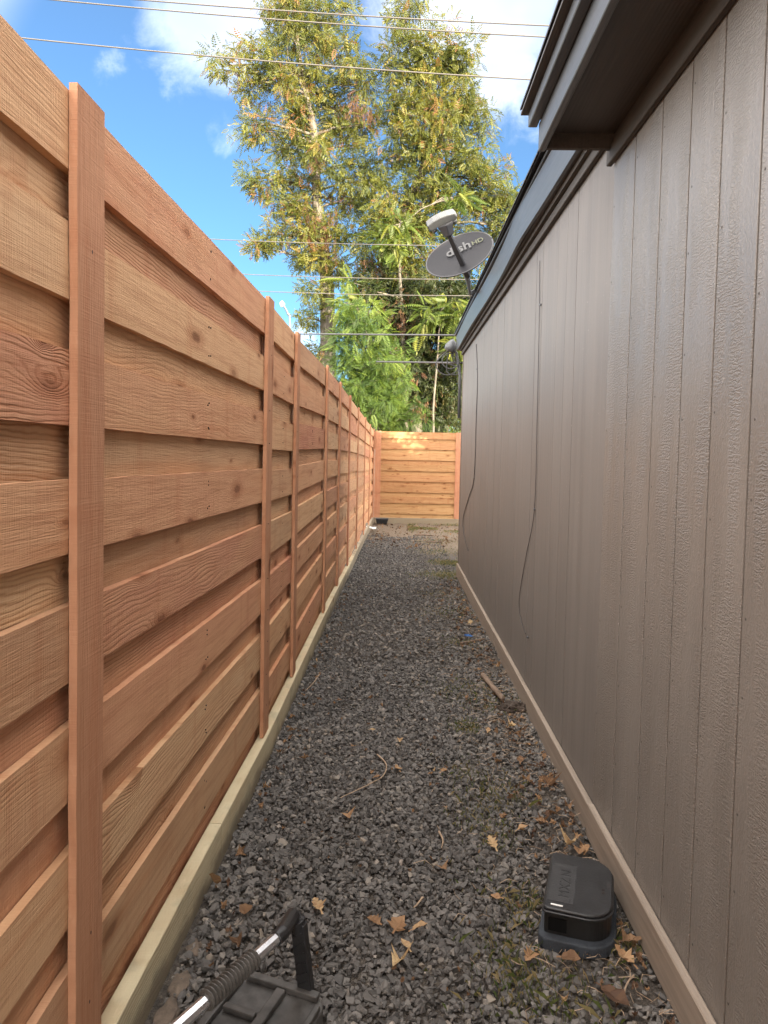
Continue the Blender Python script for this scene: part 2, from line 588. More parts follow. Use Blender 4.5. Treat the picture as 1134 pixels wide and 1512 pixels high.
M['bark'] = bark()


def ground_mat():
    m, t, b, out = new_mat('ground_soil')
    co = t.node('ShaderNodeTexCoord').outputs['Object']
    sp = t.node('ShaderNodeSeparateXYZ')
    t.put(sp.inputs[0], co)
    n1 = t.noise(co, 60., 5, .7)
    n2 = t.noise(co, 3.2, 4, .6)
    n3 = t.noise(co, 180., 2, .6)
    dark = t.mix(t.ss(n1, .35, .7), (.045, .038, .032), (.13, .108, .085))
    soil = t.mix(t.ss(n1, .3, .7), (.085, .062, .042), (.21, .165, .115))
    # pale dirt beyond the gravel
    far = t.ss(t.m('ADD', sp.outputs[1], t.m('MULTIPLY', n2, 3.0)), 13.6, 15.0)
    c = t.mix(far, dark, soil)
    green = t.m('MULTIPLY', t.ss(n2, .50, .62), t.ss(sp.outputs[1], 24., 30.))
    c = t.mix(green, c, (.06, .085, .025))
    c = t.mix(t.m('MULTIPLY', t.ss(n3, .6, .8), .4), c, (.26, .22, .17))
    t.put(b.inputs['Base Color'], c)
    b.inputs['Roughness'].default_value = .95
    t.put(b.inputs['Normal'], t.bump(t.m('ADD', n1, t.m('MULTIPLY', n3, .5)), .9, .02))
    return m


M['ground'] = ground_mat()

rng = np.random.default_rng(7)
random.seed(11)

# ------------------------------------------------------------------ ground: one sheet to the horizon
xs = sorted(set([-900, -300, -80, -20, -8, -3, -1.5] + [round(-1 + .1 * i, 3) for i in range(36)] + [3.5, 6, 12, 30, 100, 300, 900]))
ys = sorted(set([-900, -300, -80, -20, -5, -2] + [round(0 + .15 * i, 3) for i in range(150)] + [24, 28, 34, 45, 80, 200, 500, 1200]))
V, F = [], []
hn = rng.normal(0, 1, (len(ys), len(xs)))
for j, y in enumerate(ys):
    for i, x in enumerate(xs):
        z = GZ(y) - .012
        if -.65 < x < 3 and y < 22:
            z += .004 * hn[j, i]
            if y > 14:
                z += .012 * hn[j, i]
        if x < -.6:
            z -= .01
        V.append((x, y, z))
nx = len(xs)
for j in range(len(ys) - 1):
    for i in range(nx - 1):
        F.append((j * nx + i, j * nx + i + 1, (j + 1) * nx + i + 1, (j + 1) * nx + i))
g = link('ground', mesh_np('ground', V, F, smooth=True), M['ground'])
tag(g, 'dark soil with pale bare dirt past the gravel', None, None, 'structure')

# ------------------------------------------------------------------ left fence
# line of the outer board faces: (x, y, top z, base z)
POST = [(-.760, -3.25, 2.44, 0), (-.752, -.80, 2.44, 0), (-.750, 1.665, 2.435, 0), (-.700, 3.71, 2.415, 0), (-.700, 4.72, 2.405, 0),
        (-.700, 6.66, 2.425, 0), (-.700, 8.15, 2.42, 0), (-.700, 9.8, 2.395, 0), (-.700, 11.8, 2.36, 0),
        (-.700, 14.2, 2.315, 0), (-.700, 16.6, 2.27, 0), (-.700, 18.95, 2.235, 0)]
PITCHZ = .289


def board_mesh(L, h, th, seg=.09, wob=.0006, taper=0.0):
    n = max(4, int(L / seg))
    vs, fs = [], []
    tw = random.uniform(-1, 1) * .002
    bow = random.uniform(-1, 1) * .003
    drift = [random.gauss(0, wob) for _ in range(n + 1)]
    drift2 = [random.gauss(0, wob) for _ in range(n + 1)]
    for i in range(n + 1):
        x = L * i / n
        b0 = drift[i]
        b1 = drift2[i] + taper * (i / n - .5)
        d = bow * math.sin(math.pi * i / n)
        vs += [(x, d, b0), (x, d + th, b0), (x, d + th + tw, h + b1), (x, d + tw, h + b1)]
    for i in range(n):
        a = i * 4
        for k in range(4):
            k2 = (k + 1) % 4
            fs.append((a + k, a + 4 + k, a + 4 + k2, a + k2))
    fs.append((0, 1, 2, 3))
    fs.append((n * 4 + 3, n * 4 + 2, n * 4 + 1, n * 4))
    me = bpy.data.meshes.new('board')
    me.from_pydata(vs, [], fs)
    bm = bmesh.new()
    bm.from_mesh(me)
    bmesh.ops.recalc_face_normals(bm, faces=bm.faces)
    bm.to_mesh(me)
    bm.free()
    return me


def frame_obj(o, p, ax, up=Vector((0, 0, 1))):
    """object x along ax, z up, y pointing into the fence (away from the path)"""
    ax = ax.normalized()
    y = up.cross(ax).normalized()
    z = ax.cross(y).normalized()
    Mx = Matrix((ax, y, z)).transposed().to_4x4()
    Mx.translation = p
    o.matrix_world = Mx
    return o


def fence_line(root, posts, wood_m, n_rows, flip=1, pitch=PITCHZ, hO=.172, hR=.185, batten_w=.14, bat_extra=.02, kick_h=.14):
    """posts: points along outer board face; boards alternate proud and set back"""
    inv = root.matrix_world.inverted() if False else None
    nails = MB()
    for i in range(len(posts) - 1):
        a = Vector((posts[i][0], posts[i][1], 0))
        c = Vector((posts[i + 1][0], posts[i + 1][1], 0))
        L = (c - a).length
        ax = (c - a).normalized()
        slope = (posts[i + 1][2] - posts[i][2]) / L
        ax3 = Vector((ax.x, ax.y, slope)).normalized()
        inn = Vector((0, 0, 1)).cross(ax)        # towards the back of the fence
        dz = random.uniform(-.006, .006)
        for k in range(n_rows):
            t0 = posts[i][2] - k * pitch + (dz if k else 0) + random.uniform(-.006, .006)
            h = hO + random.uniform(-.008, .008)
            o = link('board', board_mesh(L - .004, h, .022), wood_m, root)
            frame_obj(o, a + ax * .002 + Vector((0, 0, t0 - h)), ax3)
            h2 = hR
            t1 = t0 - h + .034 + random.uniform(-.006, .004)
            if k == n_rows - 1:
                h2 = max(.08, t1 - kick_h * .5 - posts[i][3])
            o = link('board', board_mesh(L - .004, h2, .019), wood_m, root)
            frame_obj(o, a + ax * .002 + inn * .0245 + Vector((0, 0, t1 - h2)), ax3)
            for s in ((L * .5, L * .5) if L > 1.8 else (L * .55,)):
                for zz, dd in ((t0 - .04, .0), (t0 - h + .04, 0.)):
                    q = a + ax * (s + random.uniform(-.015, .015)) + Vector((0, 0, zz + slope * s + random.uniform(-.01, .01))) - inn * .001
                    nails.add([q + ax * (.0028 * math.cos(th)) + Vector((0, 0, .004 * math.sin(th))) - inn * .0012 for th in [k6 * math.pi / 3 for k6 in range(6)]] + [q + inn * .004],
                              [(0, 1, 2, 3, 4, 5)] + [(j6, (j6 + 1) % 6, 6) for j6 in range(6)])
        # batten nails
    for i, p in enumerate(posts):
        q = posts[min(i + 1, len(posts) - 1)]
        r = posts[max(i - 1, 0)]
        ax = (Vector((q[0], q[1], 0)) - Vector((r[0], r[1], 0))).normalized()
        inn = Vector((0, 0, 1)).cross(ax)
        zb = GZ(p[1]) + kick_h + .003
        H = p[2] + bat_extra + random.uniform(-.004, .006) - zb
        o = link('batten', board_mesh(H, batten_w, .019, .07, .0012), M['cedar_trim'], root)
        # grain runs up: x axis = world up, z axis across
        y = inn
        z = Vector((0, 0, 1)).cross(y)
        Mx = Matrix((Vector((0, 0, 1)), y, z)).transposed().to_4x4()
        Mx.translation = Vector((p[0], p[1], zb)) - inn * .0215 - z * batten_w * .5
        o.matrix_world = Mx
        n = 0
        zz = zb + .15
        while zz < zb + H - .1:
            q = Vector((p[0], p[1], zz)) - inn * .0222 + z * random.uniform(-.02, .03)
            nails.add([q + z * (.0028 * math.cos(th)) + Vector((0, 0, .005 * math.sin(th))) for th in [k6 * math.pi / 3 for k6 in range(6)]] + [q + inn * .004],
                      [(0, 1, 2, 3, 4, 5)] + [(j6, (j6 + 1) % 6, 6) for j6 in range(6)])
            zz += random.choice((.17, .29, .3, .42))
        # post behind
        pm = MB().box(-.045, .045, -.045, .045, 0, p[2] - GZ(p[1]) - .02)
        po = pm.build('post', M['cedar_trim'], root)
        po.location = Vector((p[0], p[1], GZ(p[1]))) + inn * .104
        po.rotation_euler = (0, 0, math.atan2(ax.y, ax.x))
    o = nails.build('nail_heads', M['nail'], root, fix=False)
    o['kind'] = 'stuff'


def kick(root, pts, kh=.14, th=.038, front=.022):
    """treated board standing on the ground in front of the boards; pts along the outer face"""
    a = Vector((pts[0][0], pts[0][1], 0))
    c = Vector((pts[-1][0], pts[-1][1], 0))
    ax = (c - a).normalized()
    vs, fs = [], []
    for p in pts:
        q = Vector((p[0], p[1], GZ(p[1]))) - a
        s = q.dot(ax)
        inn = Vector((0, 0, 1)).cross(ax)
        y = q.dot(inn)
        z0, z1 = q.z - .03, q.z + kh
        vs += [(s, y + .012, z0), (s, y - th, z0), (s, y - th, z1 - .003), (s, y - th + .003, z1), (s, y + .012, z1)]
    n = 5
    for i in range(len(pts) - 1):
        for k in range(n):
            k2 = (k + 1) % n
            fs.append((i * n + k, (i + 1) * n + k, (i + 1) * n + k2, i * n + k2))
    fs.append(tuple(range(n)))
    fs.append(tuple((len(pts) - 1) * n + k for k in range(n))[::-1])
    mb = MB()
    mb.add(vs, fs)
    o = mb.build('kickboard', M['treated'], root)
    frame_obj(o, a, ax)
    return o


lf = empty('wooden_fence', (0, 0, 0))
tag(lf, 'long left-hand cedar fence of staggered horizontal boards with vertical battens beside the gravel', 'fence')
fence_line(lf, POST, M['cedar'], 8)


def sub(a, b, f):
    return (a[0] + (b[0] - a[0]) * f, a[1] + (b[1] - a[1]) * f)


POST0, POST = POST[0], POST[1:]
kick(lf, [POST0, POST[0], POST[1], sub(POST[2], POST[1], .45)])
kick(lf, [sub(POST[2], POST[1], .448), POST[2], POST[3], sub(POST[3], POST[4], .9)])
kick(lf, [sub(POST[3], POST[4], .902), POST[4], POST[5], POST[6], sub(POST[6], POST[7], .5)])
kick(lf, [sub(POST[6], POST[7], .502), POST[7], POST[8], sub(POST[8], POST[9], .5)])
kick(lf, [sub(POST[8], POST[9], .502), POST[9], (POST[10][0], 18.93)])

bf = empty('wooden_fence', (0, 0, 0))
tag(bf, 'short knotty cedar fence panel closing the far end of the alley', 'fence')
zt = 2.20
BP = [(-.575, 19.02, zt, 0), (1.575, 19.02, zt, 0), (4.0, 19.02, zt, 0)]
# seen from the path its proud face looks towards -y
fence_line(bf, [(p[0], p[1], p[2], GZ(19)) for p in BP], M['cedar_knotty'], 8, pitch=.289, hO=.176, batten_w=.165, bat_extra=.01)
kick(bf, [(-.655, 19.02), (1.4, 19.02), (4.0, 19.02)])

# ------------------------------------------------------------------ house
MB().box(-.80, -.665, 18.955, 19.06, -.25, 2.19).build('corner_post', M['cedar_trim'], bf)
house = empty('house', (0.9, 3.0, 0))
tag(house, 'brown painted house side wall with grooved siding under dark eaves on the right', 'house')
HP = house


def hb(name, y0, y1, d0, d1, z0, z1, m, bevel=0.0, n=1):
    """box along the wall: d = distance in front (negative) or behind the wall line"""
    mb = MB()
    ox, oy = 0.9, 3.0
    mb.hexa([(XW(y0) + d0 - ox, y0 - oy, z0), (XW(y0) + d1 - ox, y0 - oy, z0), (XW(y1) + d1 - ox, y1 - oy, z0), (XW(y1) + d0 - ox, y1 - oy, z0),
             (XW(y0) + d0 - ox, y0 - oy, z1), (XW(y0) + d1 - ox, y0 - oy, z1), (XW(y1) + d1 - ox, y1 - oy, z1), (XW(y1) + d0 - ox, y1 - oy, z1)])
    return mb.build(name, m, HP, bevel=bevel)


YN = 3.05
YF = 9.86
near = [3.05, 2.775, 2.50, 2.255, 2.035, 1.81, 1.585, 1.36, 1.13, .9, .67, .44, .2, -.03, -.27, -.5]
for a, b_ in zip(near[:-1], near[1:]):
    hb('siding_plank', b_ + .0048, a - .0048, -.016, .02, .10, 3.0, M['siding'], bevel=.0015)
nm = MB()
rn = random.Random(9)
for yy_ in near[:10]:
    zz_ = .25
    while zz_ < 2.8:
        y_ = yy_ - .022 + rn.uniform(-.004, .004)
        x_ = XW(y_) - .0165 - .9
        nm.add([(x_, y_ - 3 + .004 * math.cos(a_), zz_ + .004 * math.sin(a_)) for a_ in [k_ * 1.047 for k_ in range(6)]] + [(x_ + .003, y_ - 3, zz_)],
               [(0, 1, 2, 3, 4, 5)] + [(k_, (k_ + 1) % 6, 6) for k_ in range(6)])
        zz_ += rn.choice((.2, .3, .31))
nm.build('nail_heads', M['dark_trim'], HP)['kind'] = 'stuff'
hb('siding_panel', -2.7, -.503, -.016, .02, .10, 3.0, M['siding'])
hb('groove_shade_backing', -2.7, YF - .02, .022, .12, .0, 3.2, M['soffit'])  # dark colour puts the groove shade into the backing between planks
# far stretch: joints where the photo shows them
joints = [3.05, 4.56, 8.75, YF]
for a, b_ in zip(joints[:-1], joints[1:]):
    n = round((b_ - a) / .203)
    for i in range(n):
        g0 = .0012 if i else .0035
        g1 = .0012 if i < n - 1 else .0035
        y0 = a + (b_ - a) * i / n + g0
        y1 = a + (b_ - a) * (i + 1) / n - g1
        dd = random.uniform(0, .0014)
        hb('siding_plank', y0, y1, dd, .02, .10, 3.09, M['siding_fine'])
# joint cover strip
# skirting boards
hb('skirt_board', -2.7, 3.02, -.046, -.018, .015, .158, M['skirt'], bevel=.004)
hb('skirt_board', 3.02, 6.05, -.030, -.003, -.01, .128, M['skirt'], bevel=.003)
hb('skirt_board', 6.056, 8.75, -.032, -.003, -.03, .125, M['skirt'], bevel=.003)
hb('skirt_board', 8.756, YF, -.028, -.003, -.05, .128, M['skirt'], bevel=.003)
hb('foundation', -2.7, YF - .03, .03, .14, -.3, .02, M['shingle'])
hb('corner_board', YF, YF + .02, -.01, .09, -.05, 3.08, M['trim'], bevel=.003)
# near eave box
SO = 2.985
hb('frieze_board', -2.7, 3.075, -.042, -.018, 2.872, 2.945, M['dark_trim'], bevel=.003)
hb('soffit', -2.7, 3.02, -.305, .02, SO, SO + .015, M['soffit'])
hb('frieze_board', -2.7, 3.075, -.03, -.018, 2.947, SO, M['soffit'])
hb('fascia', -2.7, 3.045, -.335, -.307, 2.918, 3.035, M['fascia'], bevel=.003)
hb('fascia_return', 3.022, 3.045, -.305, -.0, 2.925, 3.3, M['dark_trim'], bevel=.002)
hb('fascia_trim', -2.7, 3.075, -.375, -.337, 3.030, 3.085, M['fascia'], bevel=.003)
hb('eave_lining', -2.7, 3.02, -.334, .1, 3.037, 3.084, M['soffit'])
hb('drip_edge', -2.7, 3.09, -.405, -.3, 3.087, 3.097, M['soffit'])
hb('sun_stop_board', -2.85, 3.05, -.31, -.285, 3.098, 3.182, M['dark_trim'])  # unseen board added to stop sun leaking through the open near attic
# far eave
hb('sun_stop_board', 3.12, YF + .14, -.06, -.04, 3.108, 3.362, M['dark_trim'])  # another unseen board, added to keep sun out of the far attic
hb('frieze_board', YN + .03, YF + .05, -.028, -.003, 3.01, 3.06, M['dark_trim'], bevel=.003)
hb('soffit', YN, YF + .15, -.075, .02, 3.092, 3.107, M['soffit'])
hb('soffit_moulding', YN + .03, YF + .05, -.05, -.002, 3.062, 3.09, M['dark_trim'])


def fascia_far():
    # the long fascia has a slight bump where two lengths meet
    mb = MB()
    ox, oy = .9, 3.0
    yy = [3.05 + (YF + .17 - 3.05) * i / 24 for i in range(25)]
    vs, fs = [], []
    for y in yy:
        b = .012 * math.exp(-((y - 4.9) / .5) ** 2) + .006 * math.sin(y * 1.7)
        x = XW(y) - .09 - b
        vs += [(x - ox, y - oy, 3.086), (x + .02 - ox, y - oy, 3.086), (x + .02 - ox, y - oy, 3.285 + b * .5), (x - .012 - ox, y - oy, 3.285 + b * .5)]
    for i in range(24):
        for k in range(4):
            k2 = (k + 1) % 4
            fs.append((i * 4 + k, i * 4 + k2, i * 4 + 4 + k2, i * 4 + 4 + k))
    fs += [(3, 2, 1, 0), (96, 97, 98, 99)]
    mb.add(vs, fs)
    mb.build('fascia', M['fascia'], HP)
    hb('drip_edge', YN, YF + .18, -.118, -.06, 3.293, 3.312, M['fascia'])


fascia_far()
hb('fascia_return', YF + .152, YF + .172, -.085, .35, 3.09, 3.29, M['trim'])


def roof(y0, y1, xe, ze, slope, ridge_x):
    mb = MB()
    ox, oy = .9, 3.0
    zr = ze + (ridge_x - xe) * slope
    xo = 2 * ridge_x - xe
    pts = [(xe, ze), (ridge_x, zr), (xo, ze), (xo, ze - .03), (ridge_x, zr - .03), (xe, ze - .012)]
    vs = [(x - ox, y0 - oy, z) for x, z in pts] + [(x - ox, y1 - oy, z) for x, z in pts]
    fs = [(0, 1, 7, 6), (1, 2, 8, 7), (2, 3, 9, 8), (3, 4, 10, 9), (4, 5, 11, 10), (5, 0, 6, 11),
          (0, 5, 4, 1), (1, 4, 3, 2), (6, 7, 10, 11), (7, 8, 9, 10)]
    mb.add(vs, fs)
    r = mb.build('roof', M['shingle'], HP)
    # courses of shingles along the eave
    cs = MB()
    k = 0
    while k < 7:
        x = xe - .012 + k * .13
        z = ze + (x - xe) * slope + .004
        y = y0
        while y < y1 - .01:
            L = random.choice((.28, .30, .33))
            ye = min(y + L - .004, y1)
            dz = random.uniform(0, .003)
            cs.hexa([(x - ox, y - oy, z - .004 + dz), (x + .15 - ox, y - oy, z + .15 * slope - .006), (x + .15 - ox, ye - oy, z + .15 * slope - .006), (x - ox, ye - oy, z - .004 + dz),
                     (x - ox, y - oy, z + .006 + dz), (x + .15 - ox, y - oy, z + .15 * slope), (x + .15 - ox, ye - oy, z + .15 * slope), (x - ox, ye - oy, z + .006 + dz)])
            y += L
        k += 1
    s = cs.build('shingle_courses', M['shingle'], r, fix=False)
    s['kind'] = 'stuff'


roof(-2.9, 3.09, XW(0) - .412, 3.112, .74, 4.7)
roof(3.10, YF + .2, XW(6) - .135, 3.325, .62, 5.2)
# far gable and rear walls
mb = MB()
mb.prism([(.92 - .9, YF - 3), (9.4 - .9, YF - 3), (9.4 - .9, YF - 3 + .02), (.92 - .9, YF - 3 + .02)], -.2, 3.2)
mb.build('gable_wall', M['siding_fine'], HP)
mb = MB()
mb.add([(.0, YF - 3.02, 3.2), (8.6, YF - 3.02, 3.2), (4.3, YF - 3.02, 5.9), (.0, YF - 3.0, 3.2), (8.6, YF - 3.0, 3.2), (4.3, YF - 3.0, 5.9)],
       [(0, 1, 2), (3, 5, 4), (0, 3, 4, 1), (1, 4, 5, 2), (2, 5, 3, 0)])
mb.build('gable_top', M['siding_fine'], HP)
MB().box(8.5, 8.6, -4.58, YF - 3.03, -.2, 3.2).build('rear_wall', M['siding_fine'], HP)
MB().box(.12, 8.49, -4.60, -4.5, -.2, 3.2).build('side_wall', M['siding_fine'], HP)
mb = MB()
mb.add([(.0, -4.60, 3.2), (8.6, -4.60, 3.2), (4.3, -4.60, 5.8), (.0, -4.58, 3.2), (8.6, -4.58, 3.2), (4.3, -4.58, 5.8)],
       [(0, 1, 2), (3, 5, 4), (0, 3, 4, 1), (1, 4, 5, 2), (2, 5, 3, 0)])
mb.build('gable_top', M['siding_fine'], HP)


# ------------------------------------------------------------------ cables on the wall
def smooth_path(pts, n=6):
    pts = [Vector(p) for p in pts]
    out = []
    for i in range(len(pts) - 1):
        p0 = pts[max(i - 1, 0)]
        p1, p2 = pts[i], pts[i + 1]
        p3 = pts[min(i + 2, len(pts) - 1)]
        for k in range(n):
            t = k / n
            out.append(.5 * ((2 * p1) + (p2 - p0) * t + (2 * p0 - 5 * p1 + 4 * p2 - p3) * t * t + (3 * p1 - p0 - 3 * p2 + p3) * t ** 3))
    out.append(pts[-1])
    return out


def wall_cable(name, px, r, label, m, off=.006, clips=()):
    root = empty(name, PW(*px[0], off))
    tag(root, label, 'cable')
    o0 = root.location.copy()
    mb = MB()
    mb.tube([p - o0 for p in smooth_path([PW(u, v, off) for u, v in px], 8)], r, 6)
    mb.build('wire', m, root, smooth=True)
    for u, v in clips:
        q = PW(u, v, off) - o0
        MB().box(q.x - .006, q.x + .004, q.y - .012, q.y + .012, q.z - .007, q.z + .007).build('cable_clip', M['grey_metal'], root, bevel=.002)
    return root


wall_cable('cable', [(703, 508), (705, 560), (703, 620), (700, 705), (692, 735), (684, 765), (685, 790), (691, 812)], .0045,
           'thin dark cable looping down the far end of the brown wall', M['cable'], clips=((704, 545), (700, 705), (691, 812)))
wall_cable('cable', [(797, 385), (796, 480), (793, 620), (789, 752), (777, 820), (767, 880), (768, 910), (776, 936)], .0024,
           'thin dark cable running down the mid wall to a small screw', M['cable'], clips=((798, 450), (789, 752), (779, 941)))

# ------------------------------------------------------------------ satellite dish
YD = 7.2
dc = PY(678, 375, YD)
dv = (dc - Vector((0, 0, EYE))).normalized()
right = dv.cross(Vector((0, 0, 1))).normalized()
upv = right.cross(dv).normalized()
ang = math.radians(23)
A = (right * math.cos(ang) + upv * math.sin(ang)).normalized()
U = (-right * math.sin(ang) + upv * math.cos(ang)).normalized()
tilt = math.radians(52)
N = (-dv * math.cos(tilt) + U * math.sin(tilt)).normalized()
B = N.cross(A).normalized()            # up along the dish face
if B.dot(U) < 0:
    B = -B
base = PY(697, 437, YD + .25)
base = Vector((base.x, YD + .25, 3.30))
dish = empty('satellite_dish', (XW(YD) - .02, YD + .22, 3.40))
tag(dish, 'grey oval satellite dish with pale receiver arm on the roof edge', 'satellite dish')
D0 = Vector(dish.location)
rA, rB = .345, .285
mb = MB()
vs, fs = [], []
NR, NA = 8, 48


def dish_pt(x, y, off=0.0):
    d = .20 * (x * x + y * y) - .02
    return dc + A * x + B * y + N * (d * 1.0 + off) - D0


for side in (0, 1):
    for r in range(NR + 1):
        for a_ in range(NA):
            th = 2 * math.pi * a_ / NA
            f = r / NR
            vs.append(dish_pt(rA * f * math.cos(th), rB * f * math.sin(th), -.008 * side))
for side in (0, 1):
    b0 = side * (NR + 1) * NA
    for r in range(NR):
        for a_ in range(NA):
            a2 = (a_ + 1) % NA
            fs.append((b0 + r * NA + a_, b0 + (r + 1) * NA + a_, b0 + (r + 1) * NA + a2, b0 + r * NA + a2))
for a_ in range(NA):
    a2 = (a_ + 1) % NA
    fs.append((NR * NA + a_, (NR + 1) * NA + NR * NA + a_, (NR + 1) * NA + NR * NA + a2, NR * NA + a2))
mb.add(vs, fs)
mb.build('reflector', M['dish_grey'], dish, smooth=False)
mb = MB()
mb.tube([dish_pt(rA * 1.005 * math.cos(t_ * .1309), rB * 1.005 * math.sin(t_ * .1309), -.004) for t_ in range(49)], .008, 6)
mb.build('rim', M['dish_arm'], dish, smooth=True)
# arm from below the dish out along its axis
a0 = dc - B * rB * .98 - N * .03
a0 = PY(691, 408, YD + .06)
a1 = PY(664, 348, YD - .42)
a0, a1 = a0 - D0, a1 - D0


def beam(name, p, q, w_, h_, m, parent, upd=None, w2=None, h2=None, bevel=.004):
    d = (q - p).normalized()
    s = d.cross(upd or Vector((0, 0, 1))).normalized()
    t_ = s.cross(d)
    w2 = w_ if w2 is None else w2
    h2 = h_ if h2 is None else h2
    mb = MB()
    mb.hexa([p - s * w_ - t_ * h_, p + s * w_ - t_ * h_, p + s * w_ + t_ * h_, p - s * w_ + t_ * h_,
             q - s * w2 - t_ * h2, q + s * w2 - t_ * h2, q + s * w2 + t_ * h2, q - s * w2 + t_ * h2])
    return mb.build(name, m, parent, bevel=bevel)


beam('feed_arm', a0, a1, .026, .02, M['dish_arm'], dish, w2=.022, h2=.018)
d_ = (a1 - a0).normalized()
lb = PY(660, 338, YD - .44) - D0
beam('receiver_neck', a1, PY(657, 331, YD - .46) - D0, .034, .035, M['dish_arm'], dish, w2=.062, h2=.055, bevel=.008)
# receiver head: a curved bar with three lens caps
hc = PY(652, 325, YD - .46) - D0
sd = A
fw = (dc - D0 - hc).normalized()
ud = sd.cross(fw).normalized()
if ud.z < 0:
    ud = -ud
poly = [(-.145, -.02), (-.14, .035), (-.07, .060), (0, .068), (.07, .062), (.135, .045), (.148, -.01), (.12, -.045), (.06, -.035), (.055, -.075), (-.05, -.078), (-.055, -.035), (-.12, -.05)]
mb = MB()
n = len(poly)
vs = [hc + sd * x + fw * (-y) - ud * .035 for x, y in poly] + [hc + sd * x + fw * (-y) + ud * .035 for x, y in poly]
mb.add(vs, [tuple(range(n))[::-1], tuple(range(n, 2 * n))] + [(i, (i + 1) % n, n + (i + 1) % n, n + i) for i in range(n)])
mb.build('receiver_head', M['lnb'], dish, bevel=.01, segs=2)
for x in (-.10, 0, .10):
    c = hc + sd * x + fw * .06
    mb = MB()
    mb.tube([c, c + fw * .035], [.03, .027], 12)
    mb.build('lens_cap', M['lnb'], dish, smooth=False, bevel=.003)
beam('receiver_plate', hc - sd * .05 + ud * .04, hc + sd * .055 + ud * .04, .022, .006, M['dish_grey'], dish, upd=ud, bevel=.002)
# mast
bk = dc - D0 - N * .06
MB().tube([bk, bk - N * .05 - B * .05, a0 + Vector((.01, .03, -.05)), a0 + Vector((.03, .06, -.16)), Vector((.06, .0, .03))], [.03, .03, .024, .022, .022], 10).build('mast', M['grey_metal'], dish, smooth=True)
MB().box(-.02, .16, -.08, .08, -.005, .02).build('mount_plate', M['grey_metal'], dish, bevel=.003).rotation_euler = (0, -math.atan(.62), 0)
beam('back_bracket', bk + N * .03, a0 + Vector((0, .03, .02)), .03, .03, M['dish_arm'], dish)


def text_on(parent, txt, size, origin, ex, ey, m, name, ext=.0012, bold=.0, italic=0.):
    """raised lettering; each word a mesh whose plane is spanned by ex, ey"""
    cu = bpy.data.curves.new(name, 'FONT')
    cu.body = txt
    cu.size = size
    cu.extrude = ext
    cu.offset = bold
    cu.shear = italic
    ob = bpy.data.objects.new(name + '_src', cu)
    COL.objects.link(ob)
    dg = bpy.context.evaluated_depsgraph_get()
    me = bpy.data.meshes.new_from_object(ob.evaluated_get(dg))
    bpy.data.objects.remove(ob)
    ez = ex.cross(ey).normalized()
    for vv in me.vertices:
        vv.co = ex * vv.co.x + ey * vv.co.y + ez * vv.co.z
    o = link(name, me, m, parent)
    o.location = origin
    return o


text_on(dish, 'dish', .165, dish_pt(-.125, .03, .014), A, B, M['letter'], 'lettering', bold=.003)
text_on(dish, 'HD', .085, dish_pt(.148, .035, .018), A, B, M['letter_yellow'], 'lettering', bold=.001)

# ------------------------------------------------------------------ weatherhead and cables at the far corner
wh = empty('weatherhead', PY(668, 512, YF + .25))
tag(wh, 'grey service weatherhead with looping cables under the far roof corner', 'weatherhead')
W0 = Vector(wh.location)
mb = MB()
mb.tube([(0, 0, .1), (0, 0, .06), (-.02, 0, 0), (-.05, 0, -.06)], [.02, .06, .085, .07], 12)
mb.build('hood', M['grey_metal'], wh, smooth=True)
mb = MB()
mb.tube([(.0, .01, -.03), (.06, .03, -.08), (.12, .05, -.4), (.12, .05, -1.0)], .022, 8)
mb.build('conduit', M['grey_metal'], wh, smooth=True)
for k, (dx_, r_) in enumerate(((-.02, .12), (-.06, .16), (.03, .10))):
    mb = MB()
    pts = [Vector((-.05, 0, -.05))]
    for i in range(9):
        th = i / 8 * math.pi * 1.7 + k
        pts.append(Vector((dx_ + r_ * math.cos(th + 1.2), .03 * k, -.20 - .05 * k + r_ * .9 * math.sin(th + 1.2))))
    pts.append(Vector((.10, .04, -.28)))
    mb.tube(smooth_path(pts, 5), .009, 6)
    mb.build('drip_loop', M['cable_grey'], wh, smooth=True)


def span(label, a, b, r, sag, m=None, name='power_line'):
    a, b = Vector(a), Vector(b)
    o = empty(name, a)
    n = 40
    pts = []
    for i in range(n + 1):
        t = i / n
        p = a.lerp(b, t) - Vector((0, 0, sag * 4 * t * (1 - t)))
        pts.append(p - a)
    mb = MB().tube(pts, r, 6)
    me = mb.build(name, m or M['power'], None, smooth=True)
    bpy.data.objects.remove(o)
    me.location = a
    tag(me, label, 'cable')
    return me


def ext(p, q, f):
    return p + (q - p) * f


def pxspan(label, u0, v0, u1, v1, Y0, Y1, r, e0=0.6, e1=0.5, m=None):
    a, b = PY(u0, v0, Y0), PY(u1, v1, Y1)
    d = b - a
    return span(label, a - d * e0, b + d * e1, r, .0 if e0 < .01 else .12, m)


pxspan('topmost of the three overhead power lines crossing above the tall trees', 300, 0, 800, 31, 15, 15, .0135)
pxspan('middle one of the three overhead power lines crossing the upper sky', 300, 13, 800, 48, 15.3, 15.3, .0135)
pxspan('lowest of the three upper power lines, meeting the fence at left', 300, 75, 800, 112, 15.0, 15.0, .0135)
pxspan('thin wire crossing behind the top of the satellite dish', 313, 348, 652, 358, 20, 20, .011)
pxspan('thin wire crossing just below the satellite dish', 366, 400, 683, 408, 20, 20, .011)
pxspan('thin wire crossing the trees well under the dish beside the roof edge', 388, 425, 688, 432, 20, 20, .011)
a, b = PY(432, 493, 13.5), PY(676, 495, YF + .3)
span('thick grey service cable running left from the far roof corner', b, ext(b, a, 1.6), .014, .0, M['cable_grey'], 'service_cable')
a, b = PY(556, 534, 13.2), PY(682, 536, YF + .3)
span('short dark service cable under the weatherhead against the trees', b, ext(b, a, 1.0), .016, .0, M['cable'], 'service_cable')

